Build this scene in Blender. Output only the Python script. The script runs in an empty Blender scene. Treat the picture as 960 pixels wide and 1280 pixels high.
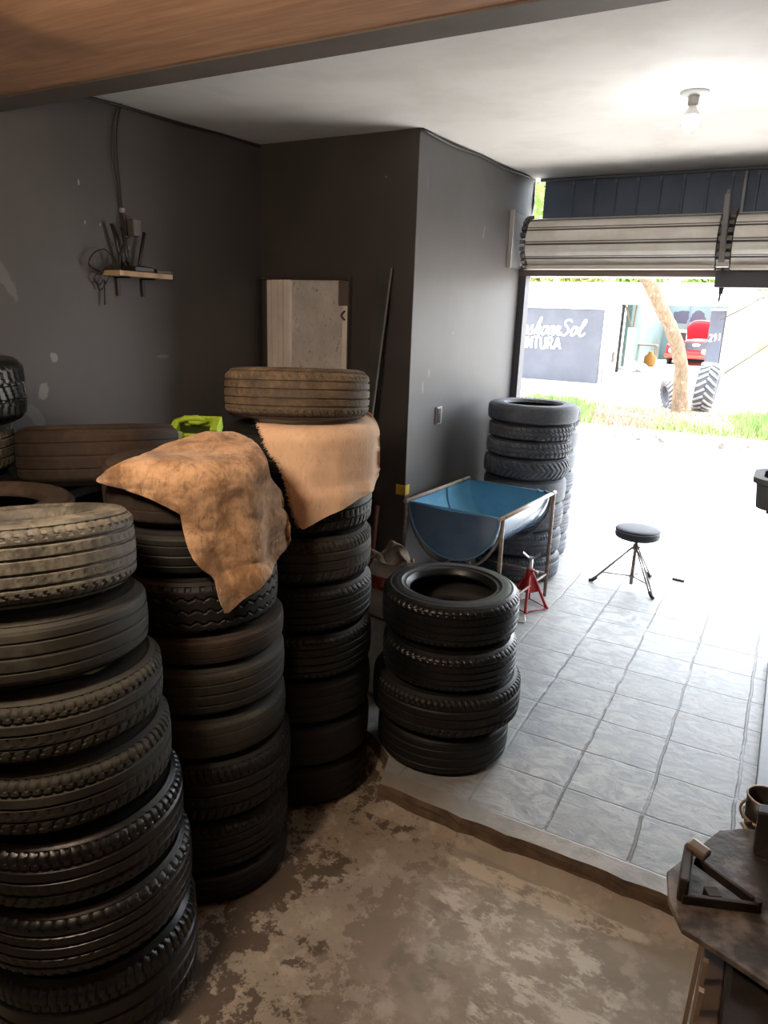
import bpy, math, random
import numpy as np
from mathutils import Vector, Matrix, Euler

rnd = random.Random(7)
scene = bpy.context.scene
COL = scene.collection
PI = math.pi

# ------------------------------------------------------------------ camera
S = 0.31                                   # width of one floor slab in metres
F = 892.16
YAW, PITCH, ROLL = 0.50608, 0.26931, 0.03456
CAM = np.array([1.75502644, -7.42277498, 5.97021480]) * S


def cam_axes(yaw, pitch, roll):
    f = np.array([-math.sin(yaw) * math.cos(pitch), math.cos(yaw) * math.cos(pitch), -math.sin(pitch)])
    r = np.array([math.cos(yaw), math.sin(yaw), 0.0])
    u = np.cross(r, f)
    c, s = math.cos(roll), math.sin(roll)
    return np.array([c * r + s * u, -s * r + c * u, f])


AX = cam_axes(YAW, PITCH, ROLL)


def ray(x, y):
    return np.array([(x - 480) / F, -(y - 640) / F, 1.0]) @ AX


def at(x, y, ax, v):
    """Where the sight line of a spot in the photograph meets the plane ax = v."""
    d = ray(x, y)
    i = 'XYZ'.index(ax)
    return Vector((CAM + d * (v - CAM[i]) / d[i]).tolist())


cd = bpy.data.cameras.new('camera')
cam = bpy.data.objects.new('camera', cd)
COL.objects.link(cam)
cd.sensor_fit = 'HORIZONTAL'
cd.sensor_width = 36
cd.lens = 36 * F / 960
cd.clip_start = 0.05
cd.clip_end = 300
mw = Matrix.Identity(4)
for i in range(3):
    mw[i][0], mw[i][1], mw[i][2], mw[i][3] = AX[0][i], AX[1][i], -AX[2][i], CAM[i]
cam.matrix_world = mw
scene.camera = cam


# ------------------------------------------------------------------ materials
def lin(c):
    c = c / 255.0
    return c / 12.92 if c <= 0.04045 else ((c + 0.055) / 1.055) ** 2.4


def rgb(r, g, b):
    return (lin(r), lin(g), lin(b), 1.0)


class NT:
    def __init__(self, name):
        self.m = bpy.data.materials.new(name)
        self.m.use_nodes = True
        self.t = self.m.node_tree
        self.b = self.t.nodes['Principled BSDF']

    def n(self, typ, **kw):
        nd = self.t.nodes.new(typ)
        for k, v in kw.items():
            setattr(nd, k, v)
        return nd

    def l(self, a, b):
        self.t.links.new(a, b)

    def val(self, sock, v):
        if hasattr(v, 'is_linked') or isinstance(v, bpy.types.NodeSocket):
            self.l(v, sock)
        else:
            sock.default_value = v

    def math(self, op, a, b=0.0, c=None):
        nd = self.n('ShaderNodeMath', operation=op)
        self.val(nd.inputs[0], a)
        self.val(nd.inputs[1], b)
        if c is not None:
            self.val(nd.inputs[2], c)
        return nd.outputs[0]

    def mix(self, f, a, b):
        nd = self.n('ShaderNodeMix', data_type='RGBA')
        self.val(nd.inputs['Factor'], f)
        self.val(nd.inputs[6], a)
        self.val(nd.inputs[7], b)
        return nd.outputs[2]

    def coords(self, scale=(1, 1, 1), kind='Object', rand=False, loc=(0, 0, 0)):
        tc = self.n('ShaderNodeTexCoord')
        mp = self.n('ShaderNodeMapping')
        mp.inputs['Scale'].default_value = scale
        mp.inputs['Location'].default_value = loc
        src = tc.outputs[kind]
        if rand:
            oi = self.n('ShaderNodeObjectInfo')
            vm = self.n('ShaderNodeVectorMath', operation='SCALE')
            vm.inputs[0].default_value = (37.0, 19.0, 53.0)
            self.l(oi.outputs['Random'], vm.inputs['Scale'])
            va = self.n('ShaderNodeVectorMath', operation='ADD')
            self.l(src, va.inputs[0])
            self.l(vm.outputs[0], va.inputs[1])
            src = va.outputs[0]
        self.l(src, mp.inputs['Vector'])
        return mp.outputs[0]

    def noise(self, vec, scale, detail=4, rough=0.55, dist=0.0):
        nd = self.n('ShaderNodeTexNoise')
        nd.inputs['Scale'].default_value = scale
        nd.inputs['Detail'].default_value = detail
        nd.inputs['Roughness'].default_value = rough
        nd.inputs['Distortion'].default_value = dist
        self.l(vec, nd.inputs['Vector'])
        return nd.outputs['Fac']

    def ramp(self, f, lo, hi):
        nd = self.n('ShaderNodeMapRange')
        nd.interpolation_type = 'SMOOTHSTEP'
        self.l(f, nd.inputs[0])
        nd.inputs[1].default_value = lo
        nd.inputs[2].default_value = hi
        return nd.outputs[0]

    def bump(self, h, strength=0.3, dist=0.01, prev=None):
        nd = self.n('ShaderNodeBump')
        nd.inputs['Strength'].default_value = strength
        nd.inputs['Distance'].default_value = dist
        self.l(h, nd.inputs['Height'])
        if prev is not None:
            self.l(prev, nd.inputs['Normal'])
        self.l(nd.outputs[0], self.b.inputs['Normal'])
        return nd.outputs[0]


MATS = {}


def simple(name, col, rough=0.6, metal=0.0, col2=None, scale=6.0, bump=0.0, bscale=60.0, lo=0.4, hi=0.65, spec=0.5, coat=0.0, rand=False, stretch=(1, 1, 1)):
    if name in MATS:
        return MATS[name]
    k = NT(name)
    b = k.b
    b.inputs['Roughness'].default_value = rough
    b.inputs['Metallic'].default_value = metal
    b.inputs['Specular IOR Level'].default_value = spec
    b.inputs['Coat Weight'].default_value = coat
    b.inputs['Coat Roughness'].default_value = 0.15
    b.inputs['Base Color'].default_value = col
    if col2 or bump:
        v = k.coords(stretch, rand=rand)
    if col2:
        f = k.ramp(k.noise(v, scale, 6, 0.6), lo, hi)
        k.l(k.mix(f, col, col2), b.inputs['Base Color'])
    if bump:
        k.bump(k.noise(v, bscale, 4), bump, 0.01)
    MATS[name] = k.m
    return k.m


def emissive(name, col, strength):
    k = NT(name)
    k.b.inputs['Base Color'].default_value = col
    k.b.inputs['Emission Color'].default_value = col
    k.b.inputs['Emission Strength'].default_value = strength
    MATS[name] = k.m
    return k.m


def rubber(name, base, dust, amount, rough=0.6, fine=0.5, spec=0.5):
    k = NT(name)
    b = k.b
    v = k.coords((1, 1, 1), rand=True)
    n1 = k.noise(v, 5.0, 5, 0.6)
    n2 = k.noise(v, 45.0, 5, 0.7)
    f = k.math('ADD', k.math('MULTIPLY', n1, 0.75), k.math('MULTIPLY', n2, fine))
    mid = (0.75 + fine) * 0.5
    f = k.ramp(f, mid - 0.12, mid + 0.22)
    f = k.math('MULTIPLY', f, amount)
    f = k.math('ADD', f, amount * 0.35)
    k.l(k.mix(f, base, dust), b.inputs['Base Color'])
    r = k.math('ADD', k.math('MULTIPLY', f, 0.35), rough)
    k.l(r, b.inputs['Roughness'])
    b.inputs['Specular IOR Level'].default_value = spec
    k.bump(n2, 0.18, 0.004)
    MATS[name] = k.m
    return k.m


M_TAN_RUB = rubber('rubber_clay_dust', rgb(32, 28, 25), rgb(122, 104, 82), 0.7, 0.62)
M_BRN_RUB = rubber('rubber_brown_dust', rgb(26, 22, 20), rgb(74, 60, 48), 0.65, 0.65, spec=0.35)
M_GRN_RUB = rubber('rubber_grey_dust', rgb(22, 22, 20), rgb(70, 67, 57), 0.6, 0.6, spec=0.35)
M_BLK_RUB = rubber('rubber_black', rgb(13, 13, 13), rgb(42, 39, 35), 0.35, 0.5, spec=0.35)
M_WET_RUB = rubber('rubber_shiny_black', rgb(12, 13, 13), rgb(36, 36, 36), 0.3, 0.3, spec=0.4)
M_HAZE_RUB = rubber('rubber_hazed_grey', rgb(52, 58, 66), rgb(112, 117, 124), 0.6, 0.5)  # bluish veil of lens haze put into the base colour, with grey dust
M_LINER = rubber('rubber_liner', rgb(22, 21, 21), rgb(60, 54, 48), 0.4, 0.6)
M_CHALK_RUB = rubber('rubber_worn_silver', rgb(24, 24, 22), rgb(112, 108, 96), 0.75, 0.5, fine=0.8)


def wall_paint(name, col, rough, chips=(), axis='yz', chip_col=rgb(128, 126, 122)):
    """Charcoal emulsion: faint roller mottling, scuffs and chipped spots at fixed places on the wall."""
    k = NT(name)
    b = k.b
    v = k.coords((1, 1, 1))
    n1 = k.noise(v, 1.6, 5, 0.6)
    c = k.mix(k.ramp(n1, 0.35, 0.7), col, tuple(x * 1.25 for x in col[:3]) + (1,))
    n2 = k.noise(v, 9.0, 6, 0.7)
    c = k.mix(k.math('MULTIPLY', k.ramp(n2, 0.62, 0.72), 0.25), c, tuple(x * 1.7 for x in col[:3]) + (1,))
    if chips:
        sep = k.n('ShaderNodeSeparateXYZ')
        k.l(v, sep.inputs[0])
        a = sep.outputs['Y' if axis == 'yz' else 'X']
        z = sep.outputs['Z']
        edge = k.noise(v, 22.0, 5, 0.65)
        for (ca, cz, ra, rz, amt, shear) in chips:
            dz = k.math('DIVIDE', k.math('SUBTRACT', z, cz), rz)
            da = k.math('DIVIDE', k.math('SUBTRACT', k.math('SUBTRACT', a, ca), k.math('MULTIPLY', k.math('SUBTRACT', z, cz), shear)), ra)
            d = k.math('SQRT', k.math('ADD', k.math('POWER', k.math('ABSOLUTE', da), 2.0), k.math('POWER', k.math('ABSOLUTE', dz), 2.0)))
            d = k.math('ADD', d, k.math('MULTIPLY', k.math('SUBTRACT', edge, 0.5), 1.6))
            m = k.math('SUBTRACT', 1.0, k.ramp(d, 0.75, 1.05))
            c = k.mix(k.math('MULTIPLY', m, amt), c, chip_col)
    k.l(c, b.inputs['Base Color'])
    b.inputs['Roughness'].default_value = rough
    k.bump(k.noise(v, 70.0, 4, 0.6), 0.12, 0.004)
    MATS[name] = k.m
    return k.m


# ------------------------------------------------------------------ mesh builder
class MB:
    def __init__(self):
        self.v, self.f, self.sm = [], [], []

    def add(self, vs, fs, smooth=False):
        o = len(self.v)
        self.v += [tuple(map(float, p)) for p in vs]
        self.f += [tuple(i + o for i in q) for q in fs]
        self.sm += [smooth] * len(fs)
        return self

    def box(self, c, s, rot=None):
        hx, hy, hz = s[0] / 2, s[1] / 2, s[2] / 2
        R = rot.to_matrix() if isinstance(rot, Euler) else (rot or Matrix.Identity(3))
        vs = [Vector(c) + R @ Vector((x * hx, y * hy, z * hz)) for x in (-1, 1) for y in (-1, 1) for z in (-1, 1)]
        return self.add(vs, [(0, 1, 3, 2), (4, 6, 7, 5), (0, 4, 5, 1), (2, 3, 7, 6), (0, 2, 6, 4), (1, 5, 7, 3)])

    def box2(self, a, b):
        return self.box([(x + y) / 2 for x, y in zip(a, b)], [abs(y - x) for x, y in zip(a, b)])

    def hexa(self, p):
        return self.add(p, [(0, 3, 2, 1), (4, 5, 6, 7), (0, 1, 5, 4), (1, 2, 6, 5), (2, 3, 7, 6), (3, 0, 4, 7)])

    def beam(self, p0, p1, w, h, up=(0, 0, 1)):
        p0, p1 = Vector(p0), Vector(p1)
        d = (p1 - p0).normalized()
        up = Vector(up)
        if abs(d.dot(up)) > 0.99:
            up = Vector((0, 1, 0))
        s = d.cross(up).normalized()
        u = s.cross(d)
        R = Matrix((s, d, u)).transposed()
        return self.box((p0 + p1) / 2, (w, (p1 - p0).length, h), R)

    def tube(self, pts, r, n=10, caps=True, closed=False):
        pts = [Vector(p) for p in pts]
        N = len(pts)
        rs = r if isinstance(r, (list, tuple)) else [r] * N
        vs, fs = [], []
        prev = None
        for i, p in enumerate(pts):
            a = pts[(i - 1) % N] if (i > 0 or closed) else p
            c = pts[(i + 1) % N] if (i < N - 1 or closed) else p
            d = (c - a).normalized()
            if prev is None:
                s = d.orthogonal().normalized()
            else:
                s = (prev - d * prev.dot(d)).normalized()
            prev = s
            t = d.cross(s)
            for j in range(n):
                an = 2 * PI * j / n
                vs.append(p + (s * math.cos(an) + t * math.sin(an)) * rs[i])
        for i in range(N if closed else N - 1):
            for j in range(n):
                a, b = i * n + j, i * n + (j + 1) % n
                c, d = ((i + 1) % N) * n + (j + 1) % n, ((i + 1) % N) * n + j
                fs.append((a, b, c, d))
        self.add(vs, fs, True)
        if caps and not closed:
            o = len(self.v) - len(vs)
            self.f += [tuple(o + j for j in reversed(range(n))), tuple(o + (N - 1) * n + j for j in range(n))]
            self.sm += [False, False]
        return self

    def lathe(self, prof, c=(0, 0, 0), n=32, R=None, smooth=True, closed=False):
        c = Vector(c)
        vs, fs = [], []
        for (r, z) in prof:
            for j in range(n):
                a = 2 * PI * j / n
                p = Vector((r * math.cos(a), r * math.sin(a), z))
                if R is not None:
                    p = R @ p
                vs.append(c + p)
        P = len(prof)
        for i in range(P if closed else P - 1):
            for j in range(n):
                k = (i + 1) % P
                fs.append((i * n + j, i * n + (j + 1) % n, k * n + (j + 1) % n, k * n + j))
        return self.add(vs, fs, smooth)

    def prism(self, poly, z0, z1, M=None):
        n = len(poly)
        vs = [Vector((x, y, z0)) for x, y in poly] + [Vector((x, y, z1)) for x, y in poly]
        if M is not None:
            vs = [M @ p for p in vs]
        fs = [tuple(reversed(range(n))), tuple(range(n, 2 * n))]
        fs += [(i, (i + 1) % n, n + (i + 1) % n, n + i) for i in range(n)]
        return self.add(vs, fs)

    def grid(self, pts, smooth=True):
        nr, nc = len(pts), len(pts[0])
        vs = [p for row in pts for p in row]
        fs = [(i * nc + j, i * nc + j + 1, (i + 1) * nc + j + 1, (i + 1) * nc + j) for i in range(nr - 1) for j in range(nc - 1)]
        return self.add(vs, fs, smooth)

    def build(self, name, mat, parent=None, bevel=0.0, segs=2, sharp=None):
        me = bpy.data.meshes.new(name)
        off = Vector(parent.location) if parent is not None else Vector((0, 0, 0))
        p = parent
        while p is not None and p.parent is not None:
            p = p.parent
            off = off + Vector(p.location)
        me.from_pydata([tuple(Vector(v) - off) for v in self.v], [], self.f)
        me.polygons.foreach_set('use_smooth', self.sm)
        if sharp:
            me.polygons.foreach_set('use_smooth', [True] * len(self.f))
            me.set_sharp_from_angle(angle=sharp)
        me.update()
        if mat is not None:
            me.materials.append(mat)
        o = bpy.data.objects.new(name, me)
        COL.objects.link(o)
        if parent is not None:
            o.parent = parent
        if bevel:
            md = o.modifiers.new('bevel', 'BEVEL')
            md.width = bevel
            md.segments = segs
            md.limit_method = 'ANGLE'
        return o


def thing(name, label, cat, loc=(0, 0, 0), group=None):
    o = bpy.data.objects.new(name, None)
    o.empty_display_size = 0.1
    COL.objects.link(o)
    o.location = loc
    return tag(o, label, cat, group)


def tag(o, label, cat, group=None, kind=None):
    o['label'] = label
    o['category'] = cat
    if group:
        o['group'] = group
    if kind:
        o['kind'] = kind
    return o


def struct(o):
    o['kind'] = 'structure'
    return o


# ------------------------------------------------------------------ room shell
XL, XS = -2.60, -1.47          # left wall, side wall of the passage to the street
YB, YF = 1.60, 3.46            # back wall, shop front
ZLOW = -0.09                   # older floor of the front room


def zc(y):                     # the white ceiling falls slightly towards the front room
    return 2.858 + 0.033 * (y - 1.6)


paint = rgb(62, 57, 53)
M_WALL_LEFT = wall_paint('charcoal_paint_left', paint, 0.5, chips=[
    (0.0, 1.60, 0.025, 0.025, 0.7, 0), (-0.07, 1.44, 0.032, 0.045, 0.6, 0.3), (-0.21, 1.95, 0.035, 0.09, 0.25, -0.5),
    (-0.13, 1.33, 0.04, 0.08, 0.25, -0.6), (0.22, 2.42, 0.006, 0.016, 1.0, 0), (0.24, 2.24, 0.004, 0.010, 1.0, 0),
    (0.33, 2.24, 0.004, 0.010, 1.0, 0), (0.70, 1.58, 0.05, 0.012, 0.3, 0)])
M_WALL_BACK = wall_paint('charcoal_paint_back', paint, 0.5, chips=[(-1.68, 2.62, 0.006, 0.008, 1.0, 0)], axis='xz')
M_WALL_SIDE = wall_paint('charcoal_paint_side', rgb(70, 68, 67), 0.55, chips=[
    (1.78, 1.42, 0.010, 0.05, 0.5, 0), (1.86, 1.50, 0.02, 0.03, 0.35, 0), (2.62, 2.42, 0.008, 0.05, 0.8, 0.3),
    (1.72, 2.60, 0.006, 0.04, 0.3, 0), (2.2, 1.75, 0.006, 0.006, 0.7, 0)])
M_CEIL = simple('white_emulsion', rgb(226, 223, 218), 0.75, col2=rgb(214, 209, 203), scale=2.0, bump=0.05, bscale=20)
M_BEAM = simple('grey_beam_paint', rgb(84, 76, 70), 0.7, col2=rgb(72, 64, 58), scale=3)


def brown_board():
    k = NT('stained_brown_board')
    v = k.coords((1, 1, 1))
    w = k.coords((1.2, 14, 1))
    n = k.noise(w, 2.5, 5, 0.6, 0.4)
    c = k.mix(k.ramp(n, 0.3, 0.75), rgb(134, 98, 72), rgb(160, 122, 92))
    s = k.noise(v, 1.7, 3, 0.5)
    c = k.mix(k.math('MULTIPLY', k.ramp(s, 0.52, 0.68), 0.6), c, rgb(92, 68, 54))
    k.l(c, k.b.inputs['Base Color'])
    k.b.inputs['Roughness'].default_value = 0.7
    k.bump(n, 0.1, 0.01)
    return k.m


M_BOARD = brown_board()


def slate_floor():
    k = NT('slate_slabs')
    b = k.b
    v = k.coords((1, 1, 1))
    warp = k.noise(v, 3.0, 4, 0.6)
    sep = k.n('ShaderNodeSeparateXYZ')
    k.l(v, sep.inputs[0])
    wob = k.math('MULTIPLY', k.math('SUBTRACT', warp, 0.5), 0.035)
    x = k.math('ADD', sep.outputs['X'], wob)
    y = k.math('ADD', sep.outputs['Y'], wob)

    def joint(c, step, half, lo=None):
        u = k.math('DIVIDE', c, step)
        fr = k.math('ABSOLUTE', k.math('SUBTRACT', k.math('FRACT', k.math('ADD', u, 100.5)), 0.5))
        return k.math('SUBTRACT', 1.0, k.ramp(fr, half * 0.5, half))
    jx = joint(x, S, 0.026)
    jy = joint(y, 0.97076 * S, 0.020)
    j = k.math('MAXIMUM', jx, jy)
    # the old screed near the step and by the tyres carries no joints
    screed = k.ramp(k.math('ADD', sep.outputs['Y'], k.math('MULTIPLY', wob, 2.0)), -0.005, 0.012)
    left = k.ramp(k.math('ADD', sep.outputs['X'], k.math('MULTIPLY', k.math('SUBTRACT', sep.outputs['Y'], 0.0), 0.18)), -0.32, -0.06)
    left2 = k.math('MAXIMUM', left, 0.25)
    wear = k.ramp(k.noise(v, 4.0, 3), 0.30, 0.5)
    j = k.math('MULTIPLY', k.math('MULTIPLY', j, screed), k.math('MULTIPLY', left2, k.math('MAXIMUM', wear, 0.45)))
    # one tone per slab
    cell = k.n('ShaderNodeTexWhiteNoise', noise_dimensions='2D')
    cv = k.n('ShaderNodeCombineXYZ')
    k.l(k.math('FLOOR', k.math('ADD', k.math('DIVIDE', x, S), 0.0)), cv.inputs[0])
    k.l(k.math('FLOOR', k.math('ADD', k.math('DIVIDE', y, 0.97076 * S), 0.0)), cv.inputs[1])
    k.l(cv.outputs[0], cell.inputs['Vector'])
    vein = k.noise(k.coords((1.0, 1.7, 1)), 7.0, 7, 0.68, 1.2)
    c = k.mix(k.ramp(vein, 0.36, 0.66), rgb(118, 121, 121), rgb(172, 174, 172))
    c = k.mix(k.math('MULTIPLY', cell.outputs['Value'], 0.28), c, rgb(110, 114, 114))
    spots = k.noise(v, 24.0, 5, 0.7)
    c = k.mix(k.math('MULTIPLY', k.ramp(spots, 0.58, 0.66), 0.6), c, rgb(84, 86, 86))
    scr = k.mix(k.ramp(k.noise(v, 6.0, 6, 0.7), 0.35, 0.7), rgb(118, 110, 98), rgb(150, 142, 130))
    c = k.mix(k.math('SUBTRACT', 1.0, screed), c, scr)
    c = k.mix(k.math('MULTIPLY', k.math('SUBTRACT', 1.0, left), 0.55), c, rgb(138, 138, 134))
    c = k.mix(j, c, rgb(74, 70, 64))
    k.l(c, b.inputs['Base Color'])
    k.l(k.math('ADD', 0.34, k.math('MULTIPLY', vein, 0.3)), b.inputs['Roughness'])
    h = k.math('SUBTRACT', k.math('MULTIPLY', vein, 0.5), k.math('MULTIPLY', j, 1.0))
    k.bump(h, 0.45, 0.012)
    return k.m


def old_concrete():
    k = NT('worn_painted_concrete')
    b = k.b
    v = k.coords((1, 1, 1))
    big = k.noise(v, 1.8, 5, 0.6, 0.6)
    c = k.mix(k.ramp(big, 0.35, 0.66), rgb(128, 116, 100), rgb(156, 146, 130))
    mid = k.noise(v, 9.0, 7, 0.68)
    c = k.mix(k.math('MULTIPLY', k.ramp(mid, 0.5, 0.62), 0.6), c, rgb(174, 162, 146))
    # flaked-off dark patches, mainly on the left half
    sep = k.n('ShaderNodeSeparateXYZ')
    k.l(v, sep.inputs[0])
    X, Y = sep.outputs['X'], sep.outputs['Y']
    leftish = k.math('SUBTRACT', 1.0, k.ramp(X, -0.42, -0.12))
    area = k.noise(v, 3.6, 4, 0.6)
    grain = k.noise(v, 20.0, 6, 0.75)
    dk = k.math('ADD', k.math('MULTIPLY', area, 0.55), k.math('MULTIPLY', grain, 0.5))
    dk = k.math('MULTIPLY', k.ramp(dk, 0.525, 0.56), leftish)
    c = k.mix(k.math('MULTIPLY', dk, 0.85), c, rgb(64, 50, 36))
    grit = k.noise(v, 44.0, 5, 0.75)
    c = k.mix(k.math('MULTIPLY', k.math('MULTIPLY', k.ramp(grit, 0.56, 0.64), leftish), 0.5), c, rgb(84, 70, 54))
    # whitish worn patch by the changer and a greenish one beside it

    def patch(cx, cy, rx, ry, amt, col, thr=0.48, sc=11.0):
        nonlocal c
        dx = k.math('DIVIDE', k.math('SUBTRACT', X, cx), rx)
        dy = k.math('DIVIDE', k.math('SUBTRACT', Y, cy), ry)
        d = k.math('SQRT', k.math('ADD', k.math('MULTIPLY', dx, dx), k.math('MULTIPLY', dy, dy)))
        e = k.math('ADD', d, k.math('MULTIPLY', k.math('SUBTRACT', k.noise(v, 4.0, 6, 0.65), 0.5), 1.5))
        m = k.math('SUBTRACT', 1.0, k.ramp(e, 0.8, 1.0))
        fl = k.ramp(k.noise(k.coords((0.8, 1.3, 1)), sc, 7, 0.74, 0.15), thr, thr + 0.10)
        c = k.mix(k.math('MULTIPLY', k.math('MULTIPLY', m, fl), amt), c, col)
    patch(-0.02, -0.42, 0.32, 0.22, 0.75, rgb(196, 188, 172))
    patch(0.22, -0.62, 0.22, 0.25, 0.75, rgb(194, 188, 172))
    patch(-0.15, -0.62, 0.09, 0.16, 0.5, rgb(96, 98, 86), 0.50)
    patch(0.05, -0.22, 0.40, 0.05, 0.9, rgb(196, 186, 168), 0.42)
    patch(-0.35, -0.55, 0.15, 0.45, 0.5, rgb(142, 128, 110), 0.2)
    k.l(c, b.inputs['Base Color'])
    b.inputs['Roughness'].default_value = 0.62
    k.bump(k.math('ADD', mid, k.math('MULTIPLY', dk, -0.4)), 0.3, 0.008)
    return k.m


M_SLATE, M_CONC = slate_floor(), old_concrete()
M_STEP = simple('broken_screed_edge', rgb(92, 76, 58), 0.8, col2=rgb(66, 52, 38), scale=9, bump=0.6, bscale=25)

XR, YN = 3.0, -3.7             # far right wall and the wall behind the photographer

# floors
o = struct(MB().box2((XL - 0.1, YN - 0.1, ZLOW - 0.12), (XR + 0.1, YB + 0.1, ZLOW)).build('floor_front_room', M_CONC))
slab = [(-0.66, -0.085), (-0.72, 0.10), (-0.86, 0.205), (-1.20, 0.33), (XL, 0.42)]
edge = []
for i in range(60):            # ragged front edge of the raised slab
    x = XR - (XR + 0.66) * i / 60
    edge.append((x, -0.088 + 0.004 * math.sin(x * 7.3) + 0.004 * math.sin(x * 31.0 + 1) + rnd.uniform(-0.004, 0.004)))
poly = [(XR, YF + 0.14)] + edge + slab + [(XL, YB + 0.02), (XS - 0.02, YB + 0.02), (XS - 0.02, YF + 0.14)]
poly = poly[::-1]
n = len(poly)
bm_top = MB().add([(x, y, 0.0) for x, y in poly], [tuple(range(n))])
o = struct(bm_top.build('floor', M_SLATE))
sv, sf = [], []
ed = [p for p in poly if p[1] < 0.5 and p[0] <= XR]
for i, (x, y) in enumerate(ed):
    for kx in range(5):
        t = kx / 4
        sv.append((x + rnd.uniform(-0.003, 0.003), y + (-0.008 - 0.012 * t * t) + rnd.uniform(-0.003, 0.003) if kx else y, -0.003 * (kx > 0) - 0.052 * t))
for i in range(len(ed) - 1):
    for kx in range(4):
        a = i * 5 + kx
        sf.append((a, a + 1, a + 6, a + 5))
o = struct(MB().add(sv, sf).build('trim_step', M_STEP))
fv, ff = [], []
for i, (x, y) in enumerate(ed):
    w_ = 0.055 + 0.02 * math.sin(x * 5.1) + 0.008 * math.sin(x * 19.0)
    fv += [(x, y - 0.008, -0.046), (x, y - 0.02 - w_ * 0.4, -0.066), (x, y - 0.02 - w_, ZLOW + 0.0005)]
for i in range(len(ed) - 1):
    for kx in range(2):
        a = i * 3 + kx
        ff.append((a, a + 1, a + 4, a + 3))
struct(MB().add(fv, ff, True).build('trim_fillet', M_CONC))

# walls
struct(MB().box2((XL - 0.15, YN, ZLOW), (XL, YB + 0.15, 3.05)).build('wall_left', M_WALL_LEFT))
struct(MB().box2((XL, YB, ZLOW), (XS - 0.12, YB + 0.15, 3.0)).build('wall_back', M_WALL_BACK))
# the passage wall: its end face is flush with the back wall and shares its paint
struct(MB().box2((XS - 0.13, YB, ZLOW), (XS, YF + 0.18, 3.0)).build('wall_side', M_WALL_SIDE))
struct(MB().box2((XS - 0.135, YB - 0.004, ZLOW), (XS - 0.001, YB + 0.02, 3.0)).build('trim_1', M_WALL_BACK))
struct(MB().box2((XR, YN, ZLOW), (XR + 0.15, YF + 0.3, 3.05)).build('wall_right', M_WALL_BACK))
struct(MB().box2((XL - 0.15, YN - 0.15, ZLOW), (XR + 0.15, YN, 3.05)).build('wall_near', M_WALL_BACK))
struct(MB().box2((1.60, YF, 0), (XR, YF + 0.14, 2.95)).build('wall_front', M_WALL_BACK))

# ceilings and the beam between them
YBEAM = -0.16
ZBEAM = 2.635
cv = [(XL, YBEAM, zc(YBEAM)), (XR, YBEAM, zc(YBEAM)), (XR, YF + 0.30, zc(YF + 0.30)), (XL, YF + 0.30, zc(YF + 0.30))]
struct(MB().hexa(cv + [(x, y, z + 0.12) for x, y, z in cv]).build('ceiling', M_CEIL))
struct(MB().box2((XL, YBEAM - 0.13, ZBEAM), (XR, YBEAM, 3.02)).build('trim_2', M_BEAM))
struct(MB().box2((XL - 0.1, YN - 0.1, ZBEAM + 0.006), (XR + 0.1, YBEAM - 0.12, 3.05)).build('ceiling_front_room', M_BOARD))
# irregular caulk and cable run under the passage ceiling
crk = [(XS + 0.012, y, zc(y) - 0.014 - 0.006 * math.sin(y * 7)) for y in np.linspace(YB, YF - 0.02, 24)]
tag(MB().tube(crk, 0.009, 6).build('ceiling_cable', simple('cable_black', rgb(30, 28, 27), 0.5)), 'dark cable running along the top of the grey side wall under the ceiling', 'cable')
crk2 = [(XL + 0.012, y, zc(y) - 0.012 - 0.004 * math.sin(y * 9)) for y in np.linspace(-0.1, YB - 0.02, 20)]
tag(MB().tube(crk2, 0.007, 6).build('ceiling_cable', MATS['cable_black']), 'thin dark cable along the top of the left wall from the beam to the corner', 'cable')

# ------------------------------------------------------------------ tyres
R0, H0 = 0.29, 0.09            # unit tyre: outer radius and half width


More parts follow.
